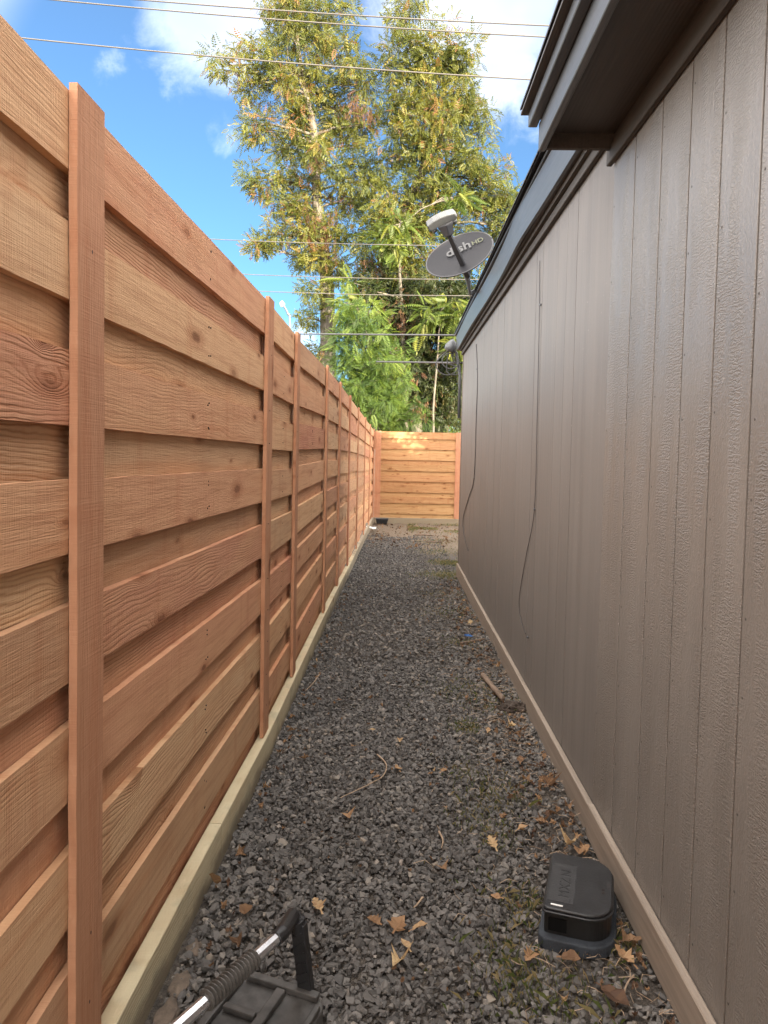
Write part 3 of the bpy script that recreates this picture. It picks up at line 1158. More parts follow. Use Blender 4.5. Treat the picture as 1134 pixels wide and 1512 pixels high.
# ------------------------------------------------------------------ street lamp far behind the fence
YL = 62
lp = PY(428, 488, YL)
lamp = empty('street_lamp', (lp.x, YL, -.24))
tag(lamp, 'tall grey street lamp with curved arm far behind the fence top', 'street lamp')
top = PY(421, 455, YL)
end = PY(416, 450, YL)
l0 = Vector(lamp.location)
MB().tube(smooth_path([(0, 0, 0), Vector((lp.x, YL, lp.z)) - l0, PY(425, 464, YL) - l0, top - l0, PY(418, 449.5, YL) - l0], 6), .09, 8).build('pole', M['grey_metal'], lamp, smooth=True)
MB().tube([PY(420, 450.5, YL) - l0, PY(416, 449, YL) - l0, PY(413.5, 449.5, YL) - l0], [.1, .3, .15], 8).build('lamp_head', M['white'], lamp, smooth=True)

# ------------------------------------------------------------------ bait box by the wall
box = empty('bait_box', (.668, 2.468, 0), math.radians(-17))
tag(box, 'black plastic bait box with rounded lid on a slate-blue slab beside the wall', 'box')


def dshape(x0, x1, y0, y1, r, rs=.015, n=8):
    pts = []
    for (cx, cy, rr, a0_) in ((x1 - r, y0 + r, r, -90), (x1 - r, y1 - r, r, 0), (x0 + rs, y1 - rs, rs, 90), (x0 + rs, y0 + rs, rs, 180)):
        for i in range(n + 1):
            th = math.radians(a0_ + 90 * i / n)
            pts.append((cx + rr * math.cos(th), cy + rr * math.sin(th)))
    return pts


MB().prism(dshape(-.122, .13, -.188, .205, .10, .03), .0, .042).build('slab', M['slab'], box, bevel=.005, segs=2)
mb = MB()
mb.prism(dshape(-.105, .112, -.158, .188, .085), .043, .112)
mb.build('body', M['black_gloss'], box)
MB().prism(dshape(-.112, .118, -.166, .195, .09), .113, .121).build('lid_rim', M['black_plastic'], box, bevel=.002)
lid = MB().prism(dshape(-.108, .113, -.161, .190, .088), .122, .132).build('lid', M['black_plastic'], box, bevel=.005, segs=3)
MB().box(-.098, -.012, -.12, .115, .1322, .1332).build('lid_panel', M['lid_label'], lid)
for k, s_ in enumerate('MXZN'):
    text_on(lid, s_, .052, Vector((-.030, -.088 + .043 * k, .1334)), Vector((0, 1, 0)), Vector((-1, 0, 0)), M['black_plastic'], 'embossed_letter', ext=.0005)
MB().box(-.085, -.045, -.144, -.138, .1325, .1345).build('sticker', M['white'], lid)
for dy in (0, .018):
    MB().box(.078, .087, -.02 + dy, -.01 + dy, .1322, .1330).build('key_hole', M['nail'], lid)
MB().box(-.09, -.03, -.162, -.1585, .055, .10).build('entry_hole', plain('hole', (.004, .004, .004), .95, 0, 40, .1, 0, .1), box)
MB().box(-.1085, -.1055, -.10, .10, .05, .108).build('side_panel', M['black_plastic'], box, bevel=.001)

# ------------------------------------------------------------------ folded hand cart in the foreground
cart = empty('hand_cart', (-.36, 1.8, 0), math.radians(-19.5))
tag(cart, 'folded black hand cart with aluminium handle and ribbed grip lying in the near left corner', 'hand cart')
ex = Vector((math.cos(math.radians(-19.5)), math.sin(math.radians(-19.5)), 0))


def toc(p):
    d = Vector(p) - Vector((-.36, 1.8, 0))
    c_, s_ = math.cos(math.radians(19.5)), math.sin(math.radians(19.5))
    return Vector((d.x * c_ - d.y * s_, d.x * s_ + d.y * c_, d.z))


cA = toc((-.455, 2.065, .1))
x0, y1 = cA.x, cA.y
MB().prism(dshape(x0 + .02, x0 + .305, y1 - .55, y1, .05, .05), .02, .085).build('platform', M['dust_plastic'], cart, bevel=.006, segs=2)
# raised frame bars over the platform, leaving recessed pockets
bars = [(x0 + .02, x0 + .045, y1 - .5, y1 - .03), (x0 + .285, x0 + .303, y1 - .5, y1 - .05), (x0 + .05, x0 + .28, y1 - .03, y1 - .005),
        (x0 + .155, x0 + .185, y1 - .5, y1 - .035), (x0 + .05, x0 + .15, y1 - .155, y1 - .135), (x0 + .19, x0 + .28, y1 - .19, y1 - .17)]
for q in bars:
    MB().box(*q, .0852, .104).build('platform_rib', M['dust_plastic'], cart, bevel=.004, segs=2)
# handle bracket: leg up from the platform then bending back over the pole
lb_ = toc((-.235, 1.985, .09))
lt = toc(PY(441, 1362, 1.985))
beam('bracket_leg', lb_, lt, .022, .013, M['black_plastic'], cart, upd=Vector((0, 1, 0)), bevel=.003)
for k in range(6):
    p = lb_.lerp(lt, .1 + .14 * k)
    beam('bracket_rib', p + Vector((-.014, -.014, 0)), p + Vector((.014, -.014, .02)), .003, .003, M['black_plastic'], cart, bevel=0)
h0 = toc((-.24, 1.985, .345))
h1 = toc(PZ(412, 1382, .331))
h2 = toc(PZ(262, 1516, .331))
h2 = h1 + (h2 - h1) * 1.7
mb = MB()
mb.tube([lt + Vector((.0, 0, -.03)), toc(PY(441, 1357, 1.985)), toc(PY(432, 1352, 1.985)), h1 + (h1 - h2).normalized() * .012, h1 + (h2 - h1).normalized() * .015], [.017, .021, .022, .021, .019], 10)
mb.build('bracket_sleeve', M['black_plastic'], cart, smooth=False, bevel=.002)
dh = (h2 - h1).normalized()
mb = MB().tube([h1, h2], .0155, 8)
mb.build('handle_tube', M['chrome'], cart)
g0 = h1 + dh * .10
g1 = g0 + dh * .175
mb = MB()
pts, rr = [], []
n = 15
for i in range(n * 4 + 1):
    f = i / (n * 4)
    pts.append(g0.lerp(g1, f))
    rr.append(.0215 + .0036 * (1 if (i % 4) in (1, 2) else -1))
mb.tube(pts, rr, 16)
mb.build('grip', M['grip'], cart, smooth=False)

# ------------------------------------------------------------------ gravel
def templates(k, npts, flat, seed):
    r = np.random.default_rng(seed)
    out = []
    for _ in range(k):
        p = r.normal(0, 1, (npts, 3))
        p /= np.linalg.norm(p, axis=1)[:, None]
        p *= np.array([1.0, r.uniform(.6, .9), r.uniform(.4, .75) * flat])
        bm = bmesh.new()
        vv = [bm.verts.new(tuple(q)) for q in p]
        res = bmesh.ops.convex_hull(bm, input=vv)
        junk = [g_ for g_ in res['geom_interior'] + res['geom_unused'] if isinstance(g_, bmesh.types.BMVert)]
        bmesh.ops.delete(bm, geom=junk, context='VERTS')
        bmesh.ops.triangulate(bm, faces=bm.faces)
        bm.verts.index_update()
        V_ = np.array([v_.co[:] for v_ in bm.verts])
        F_ = np.array([[v_.index for v_ in f_.verts] for f_ in bm.faces])
        bm.free()
        out.append((V_, F_))
    return out


def rand_rot(n, r, flatness=1.0):
    """rotation matrices; flatness < 1 keeps z near up"""
    a = r.uniform(0, 2 * np.pi, n)
    b = r.normal(0, .5 * flatness, n)
    c = r.normal(0, .5 * flatness, n)
    ca, sa, cb, sb, cc, sc_ = np.cos(a), np.sin(a), np.cos(b), np.sin(b), np.cos(c), np.sin(c)
    Rz = np.zeros((n, 3, 3)); Rz[:, 0, 0] = ca; Rz[:, 0, 1] = -sa; Rz[:, 1, 0] = sa; Rz[:, 1, 1] = ca; Rz[:, 2, 2] = 1
    Rx = np.zeros((n, 3, 3)); Rx[:, 0, 0] = 1; Rx[:, 1, 1] = cb; Rx[:, 1, 2] = -sb; Rx[:, 2, 1] = sb; Rx[:, 2, 2] = cb
    Ry = np.zeros((n, 3, 3)); Ry[:, 0, 0] = cc; Ry[:, 0, 2] = sc_; Ry[:, 1, 1] = 1; Ry[:, 2, 0] = -sc_; Ry[:, 2, 2] = cc
    return Rz @ Rx @ Ry


def scatter(tpl, pos, R, scl, cols):
    """joins transformed template copies; returns V, F, rnd"""
    Vs, Fs, Cs = [], [], []
    base_ = 0
    which = np.arange(len(pos)) % len(tpl)
    for k, (tv, tf) in enumerate(tpl):
        idx = np.nonzero(which == k)[0]
        if not len(idx):
            continue
        sc_ = scl[idx]
        if sc_.ndim == 1:
            sc_ = sc_[:, None]
        v_ = np.einsum('nij,kj->nki', R[idx], tv) * sc_[:, None, :1] + pos[idx][:, None, :]
        nv = len(tv)
        f_ = tf[None] + (np.arange(len(idx)) * nv)[:, None, None] + base_
        Vs.append(v_.reshape(-1, 3))
        Fs.append(f_.reshape(-1, tf.shape[1]))
        Cs.append(np.repeat(cols[idx], len(tf)))
        base_ += len(idx) * nv
    return np.concatenate(Vs), np.concatenate(Fs), np.concatenate(Cs)


def vnoise(x, y, s, seed=0):
    """cheap smooth noise 0..1"""
    r = np.random.default_rng(seed)
    t_ = r.uniform(0, 1, (64, 64))
    X, Y = x * s + 1000, y * s + 1000
    xi, yi = np.floor(X).astype(int), np.floor(Y).astype(int)
    fx, fy = X - xi, Y - yi
    fx, fy = fx * fx * (3 - 2 * fx), fy * fy * (3 - 2 * fy)
    g_ = lambda a_, b_: t_[a_ % 64, b_ % 64]
    return (g_(xi, yi) * (1 - fx) + g_(xi + 1, yi) * fx) * (1 - fy) + (g_(xi, yi + 1) * (1 - fx) + g_(xi + 1, yi + 1) * fx) * fy


def gzn(y):
    return -.24 * np.clip((y - 6.0) / 13.0, 0, 1)


def gravel():
    P_, S_ = [], []
    for y0, y1, sp_, zoff, dens in ((1.0, 5.5, .0195, .0, 1.), (1.0, 5.5, .028, -.008, 1.), (5.5, 16.2, .025, 0., 1.)):
        gx = np.arange(-.66, .90 if y0 < 9 else .95, sp_)
        gy = np.arange(y0, y1, sp_ * (1 if y0 < 5 else 1.25))
        X, Y = np.meshgrid(gx, gy)
        X = X.ravel() + rng.normal(0, sp_ * .35, X.size)
        Y = Y.ravel() + rng.normal(0, sp_ * .35, Y.size)
        keep = (X > -.665) & (X < .885)
        # thin the stones where the soil shows: by the house, in patches and at the far end
        n1 = vnoise(X, Y, 2.2, 3)
        n2 = vnoise(X, Y, 6., 5)
        thin = np.clip((X - .36) / .4, 0, 1) * .7 * (n1 > .42) * (n2 > .35)
        thin = np.maximum(thin, np.clip((Y - 13.4 - 1.4 * n1) / 1.6, 0, 1))
        thin = np.maximum(thin, np.clip((X - .1) / .4, 0, 1) * np.clip((Y - 9) / 2.5, 0, 1) * .75)
        keep &= rng.uniform(0, 1, X.size) > thin
        X, Y = X[keep], Y[keep]
        Z = gzn(Y) + zoff + rng.normal(0, .0035, X.size) + .010 * (vnoise(X, Y, 3.1, 8) - .5) + .004
        P_.append(np.stack([X, Y, Z], 1))
        S_.append(np.clip(rng.lognormal(math.log(sp_ * .58), .36, X.size), .006, .026))
    P_ = np.concatenate(P_)
    S_ = np.concatenate(S_)
    C_ = np.clip(rng.beta(1.5, 2.3, len(P_)) + (vnoise(P_[:, 0], P_[:, 1], 1.3, 9) - .5) * .25, 0, .93)
    odd = rng.uniform(0, 1, len(P_)) > .988
    C_[odd] = rng.uniform(.93, 1, odd.sum())
    V_, F_, c_ = scatter(templates(40, 11, 1.0, 4), P_, rand_rot(len(P_), rng), S_, C_)
    print('gravel stones', len(P_), 'tris', len(F_))
    o = link('gravel', mesh_np('gravel', V_, F_, c_), M['gravel'])
    tag(o, 'dark grey crushed stone covering the alley floor', 'gravel', None, 'stuff')


gravel()

# clay clods along the near fence
for k, (u, v, s_) in enumerate(((276, 1398, .03), (250, 1452, .038), (228, 1496, .042))):
    p = PZ(u, v, .01)
    mb = MB()
    bm = bmesh.new()
    bmesh.ops.create_icosphere(bm, subdivisions=3, radius=1)
    for vv in bm.verts:
        n_ = 1 + .25 * math.sin(vv.co.x * 5 + k) * math.cos(vv.co.y * 4 + 2 * k) + random.uniform(-.10, .10)
        vv.co = Vector((vv.co.x * s_ * .8, vv.co.y * s_ * 1.5, vv.co.z * s_ * .35)) * n_
    me = bpy.data.meshes.new('dirt_clod')
    bm.to_mesh(me)
    bm.free()
    for pl in me.polygons:
        pl.use_smooth = True
    o = link('dirt_clod', me, plain('clay%d' % k, (.13, .10, .075), .95, 0, 50, .3, 1.))
    o.location = (max(p.x, -.64), p.y, .004)
    tag(o, ('small tan clod of dry clay by the fence kickboard behind the cart handle', 'middle clod of dry clay against the fence kickboard', 'largest tan mound of clay against the kickboard in the near left corner')[k], 'dirt clod', 'clay clods along the fence foot')


# ------------------------------------------------------------------ fallen leaves
def leaf_outline(kind, r):
    pts = []
    if kind == 0:      # lobed
        prof = [(0, .0), (.06, .09), (.2, .28), (.27, .19), (.42, .42), (.5, .21), (.66, .30), (.74, .15), (.84, .17), (1.0, .0)]
    elif kind == 1:    # broad, three points
        prof = [(0, .0), (.03, .22), (.10, .70), (.25, .38), (.42, .48), (.6, .25), (.8, .14), (1.0, .0)]
    else:              # plain oval
        prof = [(0, .0), (.12, .18), (.3, .32), (.5, .34), (.7, .26), (.88, .12), (1.0, .0)]
    j = [r.uniform(.8, 1.2) for _ in prof]
    up_ = [(x, y * a_) for (x, y), a_ in zip(prof, j)]
    lo_ = [(x, -y * r.uniform(.8, 1.2)) for (x, y) in prof[1:-1]]
    return up_, lo_


def leaf_mesh(kind, size, r, curl=1.0):
    up_, lo_ = leaf_outline(kind, r)
    c1, c2 = r.uniform(.5, 2.3) * curl, r.uniform(-1.0, 1.4) * curl
    vs, fs = [], []
    def shp(x, y):
        return (x * size, y * size, size * (c1 * y * y + c2 * .5 * (x - .5) ** 2 + .03 * math.sin(9 * x + 5 * y)))
    mid = [shp(x, 0) for x, _ in up_]
    U_ = [shp(x, y) for x, y in up_]
    Lw = [mid[0]] + [shp(x, y) for x, y in lo_] + [mid[-1]]
    n_ = len(mid)
    vs = mid + U_ + Lw
    for i in range(n_ - 1):
        fs.append((i, i + 1, n_ + i + 1, n_ + i))
        fs.append((i + 1, i, 2 * n_ + i, 2 * n_ + i + 1))
    # stalk
    b_ = len(vs)
    vs += [(-.22 * size, .004, .01 * size), (-.22 * size, -.004, .01 * size), (0.02 * size, -.003, 0.003), (0.02 * size, .003, 0.003)]
    fs.append((b_, b_ + 1, b_ + 2, b_ + 3))
    return vs, fs


LEAVES = [
    (590, 1140, .085, 0, .75, 'tan lobed leaf lying on open gravel right of the curved twig'),
    (552, 1150, .055, 0, .6, 'small orange leaf touching the curved twig'),
    (513, 1201, .075, 1, .7, 'orange leaf alone on gravel left of centre, under the curved twig'),
    (458, 1120, .085, 0, .45, 'rusty brown leaf on gravel near the second batten foot'),
    (524, 1103, .06, 0, .6, 'small orange leaf above the curved twig'),
    (545, 1079, .055, 2, .98, 'pale cream oval leaf on mid gravel'),
    (590, 1096, .06, 2, .85, 'pale tan narrow leaf in mid gravel behind the lobed one'),
    (651, 1142, .06, 2, .75, 'small pale orange leaf right of the lobed tan leaf'),
    (474, 1348, .09, 0, .85, 'pale orange leaf behind the cart handle bracket'),
    (560, 1366, .085, 0, .55, 'dark orange leaf, leftmost of the three overlapping ones on near gravel'),
    (583, 1376, .085, 1, .65, 'orange leaf in the middle of the three overlapping ones'),
    (608, 1376, .08, 2, .8, 'pale curled leaf, rightmost of the three overlapping ones'),
    (592, 1418, .08, 1, .95, 'pale tan leaf nearest the camera on open gravel'),
    (604, 1405, .065, 2, .9, 'small cream leaf touching the nearest tan leaf'),
    (732, 1255, .09, 0, .9, 'cream forked leaf on gravel left behind the black box'),
    (652, 1281, .06, 1, .5, 'reddish leaf scrap in mid gravel left of the forked leaf'),
    (740, 1328, .055, 2, .7, 'small orange leaf left of the black box'),
    (838, 1249, .075, 1, .95, 'yellow leaf standing up behind the black box'),
    (858, 1254, .095, 2, .6, 'orange curled leaf behind the black box lid'),
    (880, 1262, .075, 0, .7, 'tan leaf at the wall side corner behind the black box'),
    (790, 1407, .09, 0, .7, 'tan pointed leaf in front of the left corner of the slab'),
    (828, 1416, .085, 2, .35, 'brown curled leaf in front of the slab'),
    (942, 1375, .14, 2, .3, 'long brown curled leaf standing between slab and wall'),
    (930, 1393, .10, 1, .45, 'large brown leaf between slab and skirting'),
    (952, 1428, .10, 0, .75, 'salmon leaf near the skirting in front of the slab'),
    (920, 1360, .07, 0, .5, 'small orange leaf beside the right slab edge'),
    (888, 1460, .15, 2, .05, 'large flat grey brown leaf in the near right gravel'),
    (768, 1128, .09, 0, .4, 'reddish brown leaf near the wall between stick and black box'),
    (828, 1160, .11, 1, .3, 'crumpled brown leaf against the skirting board'),
    (752, 1075, .07, 1, .9, 'pale leaf just in front of the broken stick'),
    (720, 1082, .065, 0, .8, 'pale leaf left in front of the broken stick'),
    (765, 1100, .06, 0, .6, 'small tan leaf near the wall below the pale leaf'),
    (806, 1215, .06, 0, .6, 'small orange leaf between crumpled leaf and black box'),
    (764, 1228, .07, 2, .8, 'narrow tan leaf left behind the black box'),
    (318, 1310, .10, 2, .55, 'brown leaf standing against the fence kickboard'),
    (362, 1340, .09, 2, .4, 'dark orange leaf just behind the cart pole'),
    (735, 932, .06, 0, .8, 'tan leaf by the wall beyond the broken stick'),
    (700, 895, .07, 2, .7, 'tan leaf by the wall near the blue scrap'),
    (490, 1003, .07, 0, .45, 'brown leaf lying by the far stretch of kickboard'),
    (505, 1035, .07, 0, .35, 'rusty leaf in mid gravel behind the second batten'),
]
r_ = random.Random(5)
for (u, v, s_, kind, tone, lab) in LEAVES:
    p = PZ(u, v, .018)
    p.z += GZ(p.y)
    vs, fs = leaf_mesh(kind, s_ * .74, r_)
    me = mesh_np('fallen_leaf', np.array(vs), np.array(fs), np.full(len(fs), tone) + np.array([r_.uniform(-.08, .08) for _ in fs]))
    o = link('fallen_leaf', me, M['litter'])
    p.x = min(p.x, XW(p.y) - .05 - s_ * .55)
    o.location = p + Vector((0, 0, .006))
    tilt_ = 1.1 if 'standing' in lab else .25
    o.rotation_euler = (r_.uniform(-tilt_, tilt_), r_.uniform(-.4, .1) - (0.8 if 'standing' in lab else 0), r_.uniform(0, 6.28))
    tag(o, lab, 'leaf', 'fallen leaves')


def litter():
    Vs, Fs, Cs = [], [], []
    r2 = random.Random(3)
    base_ = 0
    spots = []
    for _ in range(340):     # drift along the wall
        y = r2.uniform(1.2, 9.5) if r2.random() < .8 else r2.uniform(2.0, 4.5)
        x = XW(y) - .06 - abs(r2.gauss(0, .13))
        spots.append((x, y, r2.uniform(.012, .045)))
    for _ in range(260):
        spots.append((r2.uniform(-.6, .8), r2.uniform(1.2, 9), r2.uniform(.008, .022)))
    for _ in range(90):
        y = r2.uniform(1.5, 9)
        spots.append((-.63 + abs(r2.gauss(0, .06)), y, r2.uniform(.012, .04)))
    for _ in range(300):
        spots.append((r2.uniform(-.6, 1.6), r2.uniform(13, 18.7), r2.uniform(.02, .07)))
    for x, y, s_ in spots:
        vs, fs = leaf_mesh(r2.choice((0, 1, 2, 2)), s_, r2)
        E_ = Euler((r2.gauss(0, .45), r2.gauss(0, .45), r2.uniform(0, 6.28))).to_matrix()
        Vs += [tuple(E_ @ Vector(q) + Vector((x, y, GZ(y) + .012 + r2.uniform(0, .012)))) for q in vs]
        Fs += [tuple(base_ + i for i in f_) for f_ in fs]
        Cs += [min(1, max(0, r2.gauss(.30, .27)))] * len(fs)
        base_ += len(vs)
    o = link('leaf_litter', mesh_np('leaf_litter', np.array(Vs), np.array(Fs), np.array(Cs)), M['litter'])
    tag(o, 'small dry leaf scraps gathered along the foot of the wall', 'leaf litter', None, 'stuff')


litter()


def grass():
    r2 = np.random.default_rng(12)
    spots = [(695, 1080, .04, 60, .02), (830, 1000, .03, 0, 0), (770, 1340, .06, 90, .03), (745, 1405, .07, 60, .03), (760, 1440, .06, 40, .03), (885, 1490, .08, 40, .03),
             (835, 1408, .09, 50, .02), (700, 1145, .1, 90, .018), (720, 1190, .1, 110, .02), (690, 1075, .05, 120, .02), (705, 1215, .07, 60, .02),
             (735, 1240, .06, 50, .02), (760, 1470, .10, 50, .025), (800, 1500, .10, 40, .025), (660, 850, .22, 900, .022), (668, 832, .18, 900, .025), (650, 815, .3, 500, .02),
             (680, 950, .10, 120, .02), (690, 1020, .16, 220, .02), (735, 1045, .12, 160, .02), (668, 905, .2, 260, .018), (652, 880, .2, 200, .018), (920, 1400, .05, 60, .03), (640, 800, .3, 400, .02),
             (745, 1170, .08, 80, .02), (700, 1300, .07, 30, .02), (785, 1460, .07, 80, .03)]
    B_ = []
    for u, v, rad, n_, h_ in spots:
        if not n_:
            continue
        p = PZ(u, v, 0)
        for _ in range(2):
            pp = Vector((p.x, p.y, GZ(p.y)))
            p = PZ(u, v, pp.z)
        n_ = int(n_ * 1.7)
        xy = r2.normal(0, rad, (n_, 2)) + np.array([p.x, p.y])
        B_.append(np.column_stack([xy, np.full(n_, h_)]))
    n_ = 15000           # lawn patch near the far fence
    xy = np.column_stack([r2.uniform(.25, 3.2, n_), r2.normal(17.6, .55, n_)])
    nn = vnoise(xy[:, 0], xy[:, 1], 1.5, 2)
    xy = xy[(nn > .33)]
    B_.append(np.column_stack([xy, np.full(len(xy), .035)]))
    B_ = np.concatenate(B_)
    B_ = B_[(B_[:, 0] < .86) | (B_[:, 1] > 10)]
    B_ = B_[(B_[:, 1] < 18.95) & (B_[:, 1] > 1.2)]
    n_ = len(B_)
    th = r2.uniform(0, 6.28, n_)
    h_ = B_[:, 2] * r2.lognormal(0, .4, n_)
    h_ = h_ * .5
    lean = r2.normal(0, .8, (n_, 2)) * h_[:, None]
    wd = .0006 + .03 * h_
    z0 = gzn(B_[:, 1]) + .0
    p0 = np.column_stack([B_[:, 0] - wd * np.cos(th), B_[:, 1] - wd * np.sin(th), z0])
    p1 = np.column_stack([B_[:, 0] + wd * np.cos(th), B_[:, 1] + wd * np.sin(th), z0])
    p2 = np.column_stack([B_[:, 0] + lean[:, 0] * .4 + wd * .7 * np.cos(th), B_[:, 1] + lean[:, 1] * .4 + wd * .7 * np.sin(th), z0 + h_ * .65 + .012])
    p3 = np.column_stack([B_[:, 0] + lean[:, 0], B_[:, 1] + lean[:, 1], z0 + h_ + .012])
    V_ = np.stack([p0, p1, p2, p3], 1).reshape(-1, 3)
    F_ = np.array([[0, 1, 2], [0, 2, 3]])[None] + (np.arange(n_) * 4)[:, None, None]
    c_ = np.repeat(np.clip(r2.beta(2, 1.8, n_) * 1.0, 0, 1), 2)
    o = link('grass', mesh_np('grass', V_, F_.reshape(-1, 3), c_), M['grass'])
    tag(o, 'short green and straw coloured grass tufts in the gravel near the wall', 'grass', None, 'stuff')


grass()


def straw():
    r2 = random.Random(21)
    mb = MB()
    for _ in range(700):
        y = r2.choice((r2.uniform(1.4, 5.5), r2.uniform(1.4, 9)))
        x = XW(y) - .05 - abs(r2.gauss(0, .26))
        L = r2.uniform(.02, .09)
        th = r2.uniform(0, 6.28)
        z = GZ(y) + .016 + r2.uniform(0, .01)
        c_, s_ = math.cos(th), math.sin(th)
        b_ = r2.uniform(-.3, .3) * L
        mb.tube([(x, y, z), (x + c_ * L * .5 - s_ * b_, y + s_ * L * .5 + c_ * b_, z + r2.uniform(0, .012)), (x + c_ * L, y + s_ * L, z)], [.0013, .0013, .0006], 3, False)
    o = mb.build('straw', M['stick_pale'], None, fix=False)
    tag(o, 'thin dry stems scattered over the gravel near the wall', 'straw', None, 'stuff')


straw()


# ------------------------------------------------------------------ twigs, stick, scraps
def twig(name, px, r, label, m, z=.022, taper=.45, cat='twig', rise=0.):
    pts = []
    for u, v in px:
        p = PZ(u, v, z)
        p = PZ(u, v, z + GZ(p.y))
        pts.append(p)
    pts = smooth_path(pts, 5)
    n_ = len(pts)
    pts = [p + Vector((0, 0, rise * i / n_ + random.uniform(-.001, .001))) for i, p in enumerate(pts)]
    o0 = pts[0].copy()
    mb = MB().tube([p - o0 for p in pts], [r * (1 - (1 - taper) * i / (n_ - 1)) * random.uniform(.9, 1.1) for i in range(n_)], 7)
    o = mb.build(name, m, None, smooth=True)
    o.location = o0
    tag(o, label, cat)
    return o


twig('twig', [(557, 1114), (570, 1128), (566, 1145), (545, 1158), (520, 1170), (502, 1178)], .0045, 'long curved grey twig on the gravel in the middle of the alley', M['stick_pale'])
twig('twig', [(648, 1228), (654, 1240), (652, 1252)], .005, 'short pale bent twig in mid gravel', M['stick_pale'])
twig('twig', [(624, 1325), (618, 1333), (611, 1340)], .005, 'short tan twig above the three overlapping leaves', M['stick_pale'])
twig('twig', [(680, 950), (700, 946), (716, 943)], .012, 'straight brown twig lying by the wall near the blue scrap', M['stick'])
twig('twig', [(471, 996), (463, 1008), (451, 1020)], .006, 'thin grey twig by the kickboard near the third batten', M['stick_pale'])
twig('twig', [(612, 789.5), (628, 790), (641, 791)], .02, 'dark flat stick on the bare dirt near the far fence', M['stick'])
twig('twig', [(630, 800), (640, 800), (650, 800.5)], .018, 'brown stick on bare dirt just before the grass patch', M['stick'])
twig('twig', [(936, 1440), (926, 1452), (922, 1470), (930, 1485)], .0035, 'thin bowed twig by the skirting board in the near right corner', M['stick_pale'])
twig('stick', [(713, 997), (724, 1012), (735, 1027), (742, 1038)], .021, 'thick broken stick leaning on a dark clod by the wall', M['stick'], z=.03, taper=.85, cat='stick', rise=.03)
# dark clod at the stick end
bm = bmesh.new()
bmesh.ops.create_icosphere(bm, subdivisions=3, radius=1)
for vv in bm.verts:
    n_ = 1 + .3 * math.sin(vv.co.x * 6) * math.cos(vv.co.y * 5 + 1) + random.uniform(-.14, .14)
    vv.co = Vector((vv.co.x * .085, vv.co.y * .05, vv.co.z * .042)) * n_
me = bpy.data.meshes.new('dark_clod')
bm.to_mesh(me)
bm.free()
o = link('dark_clod', me, M['clod'])
p = PZ(757, 1046, .02)
o.location = (p.x, p.y, .02)
tag(o, 'dark lump of rotten wood at the end of the broken stick by the wall', 'clod')


def scrap(name, u, v, sx, sy, sz, m, label, cat, rz=.4):
    p = PZ(u, v, .02)
    p = PZ(u, v, .02 + GZ(p.y))
    r2 = random.Random(int(u))
    bm = bmesh.new()
    bmesh.ops.create_grid(bm, x_segments=5, y_segments=4, size=.5)
    for vv in bm.verts:
        vv.co = Vector((vv.co.x * sx * r2.uniform(.85, 1.1), vv.co.y * sy * r2.uniform(.8, 1.15), r2.uniform(0, 1) * sz))
    ret = bmesh.ops.extrude_face_region(bm, geom=bm.faces[:])
    for g_ in ret['geom']:
        if isinstance(g_, bmesh.types.BMVert):
            g_.co.z += .0025
    bmesh.ops.recalc_face_normals(bm, faces=bm.faces)
    me = bpy.data.meshes.new(name)
    bm.to_mesh(me)
    bm.free()
    o = link(name, me, m)
    o.location = p
    o.rotation_euler = (.1, .1, rz)
    tag(o, label, cat)


scrap('plastic_scrap', 691, 940, .07, .035, .02, M['blue'], 'small blue plastic scrap in the gravel near the wall', 'litter')
scrap('paper_scrap', 549, 781, .20, .22, .07, M['white'], 'crumpled white scrap at the far end of the fence foot', 'litter', 1.1)
p = PZ(559, 773, -.24)
bb = empty('plastic_tray', (-.42, 18.55, GZ(18.5)))
tag(bb, 'small dark plastic tray in the far corner between the two fences', 'tray')
mb = MB()
mb.hexa([(-.13, -.09, 0), (.13, -.09, 0), (.13, .09, 0), (-.13, .09, 0), (-.16, -.11, .13), (.16, -.11, .13), (.16, .11, .13), (-.16, .11, .13)])
mb.build('body', M['black_plastic'], bb, bevel=.01)
MB().box(-.17, .17, -.12, .12, .131, .145).build('rim', M['slab'], bb, bevel=.003)


# ------------------------------------------------------------------ trees
def leaf_tpl(pairs, ll, lw, spread, droop, term=True, bend=.25):
    """a pinnate leaf: x along the stalk (length 1), z up"""
    vs, fs = [], []

    def leaflet(p, d, l_, w_):
        d = d.normalized()
        s_ = d.cross(Vector((0, 0, 1))).normalized()
        b = len(vs)
        vs.extend([p, p + d * l_ * .5 + s_ * w_ * .5 + Vector((0, 0, .1 * w_)), p + d * l_ + Vector((0, 0, -droop * l_ * .5)), p + d * l_ * .5 - s_ * w_ * .5 + Vector((0, 0, .1 * w_))])
        fs.append((b, b + 1, b + 2))
        fs.append((b, b + 2, b + 3))
    for i in range(pairs):
        x = .12 + .85 * i / max(1, pairs - 1)
        z = -bend * x * x
        sc_ = math.sin(math.pi * (0.22 + .62 * i / max(1, pairs - 1)))
        for s in (-1, 1):
            leaflet(Vector((x, 0, z)), Vector((spread, s, -droop)), ll * sc_, lw)
    if term:
        leaflet(Vector((1, 0, -bend)), Vector((1, 0, -droop)), ll, lw)
    return np.array([tuple(v_) for v_ in vs]), np.array(fs)


def dir_rot(D, roll):
    """rotation matrices taking x to D (n,3), z kept upward, rolled"""
    D = D / np.linalg.norm(D, axis=1)[:, None]
    up_ = np.tile(np.array([0, 0, 1.0]), (len(D), 1))
    y = np.cross(up_, D)
    y /= np.maximum(1e-6, np.linalg.norm(y, axis=1))[:, None]
    z = np.cross(D, y)
    c_, s_ = np.cos(roll)[:, None], np.sin(roll)[:, None]
    y2, z2 = y * c_ + z * s_, -y * s_ + z * c_
    return np.stack([D, y2, z2], 2)


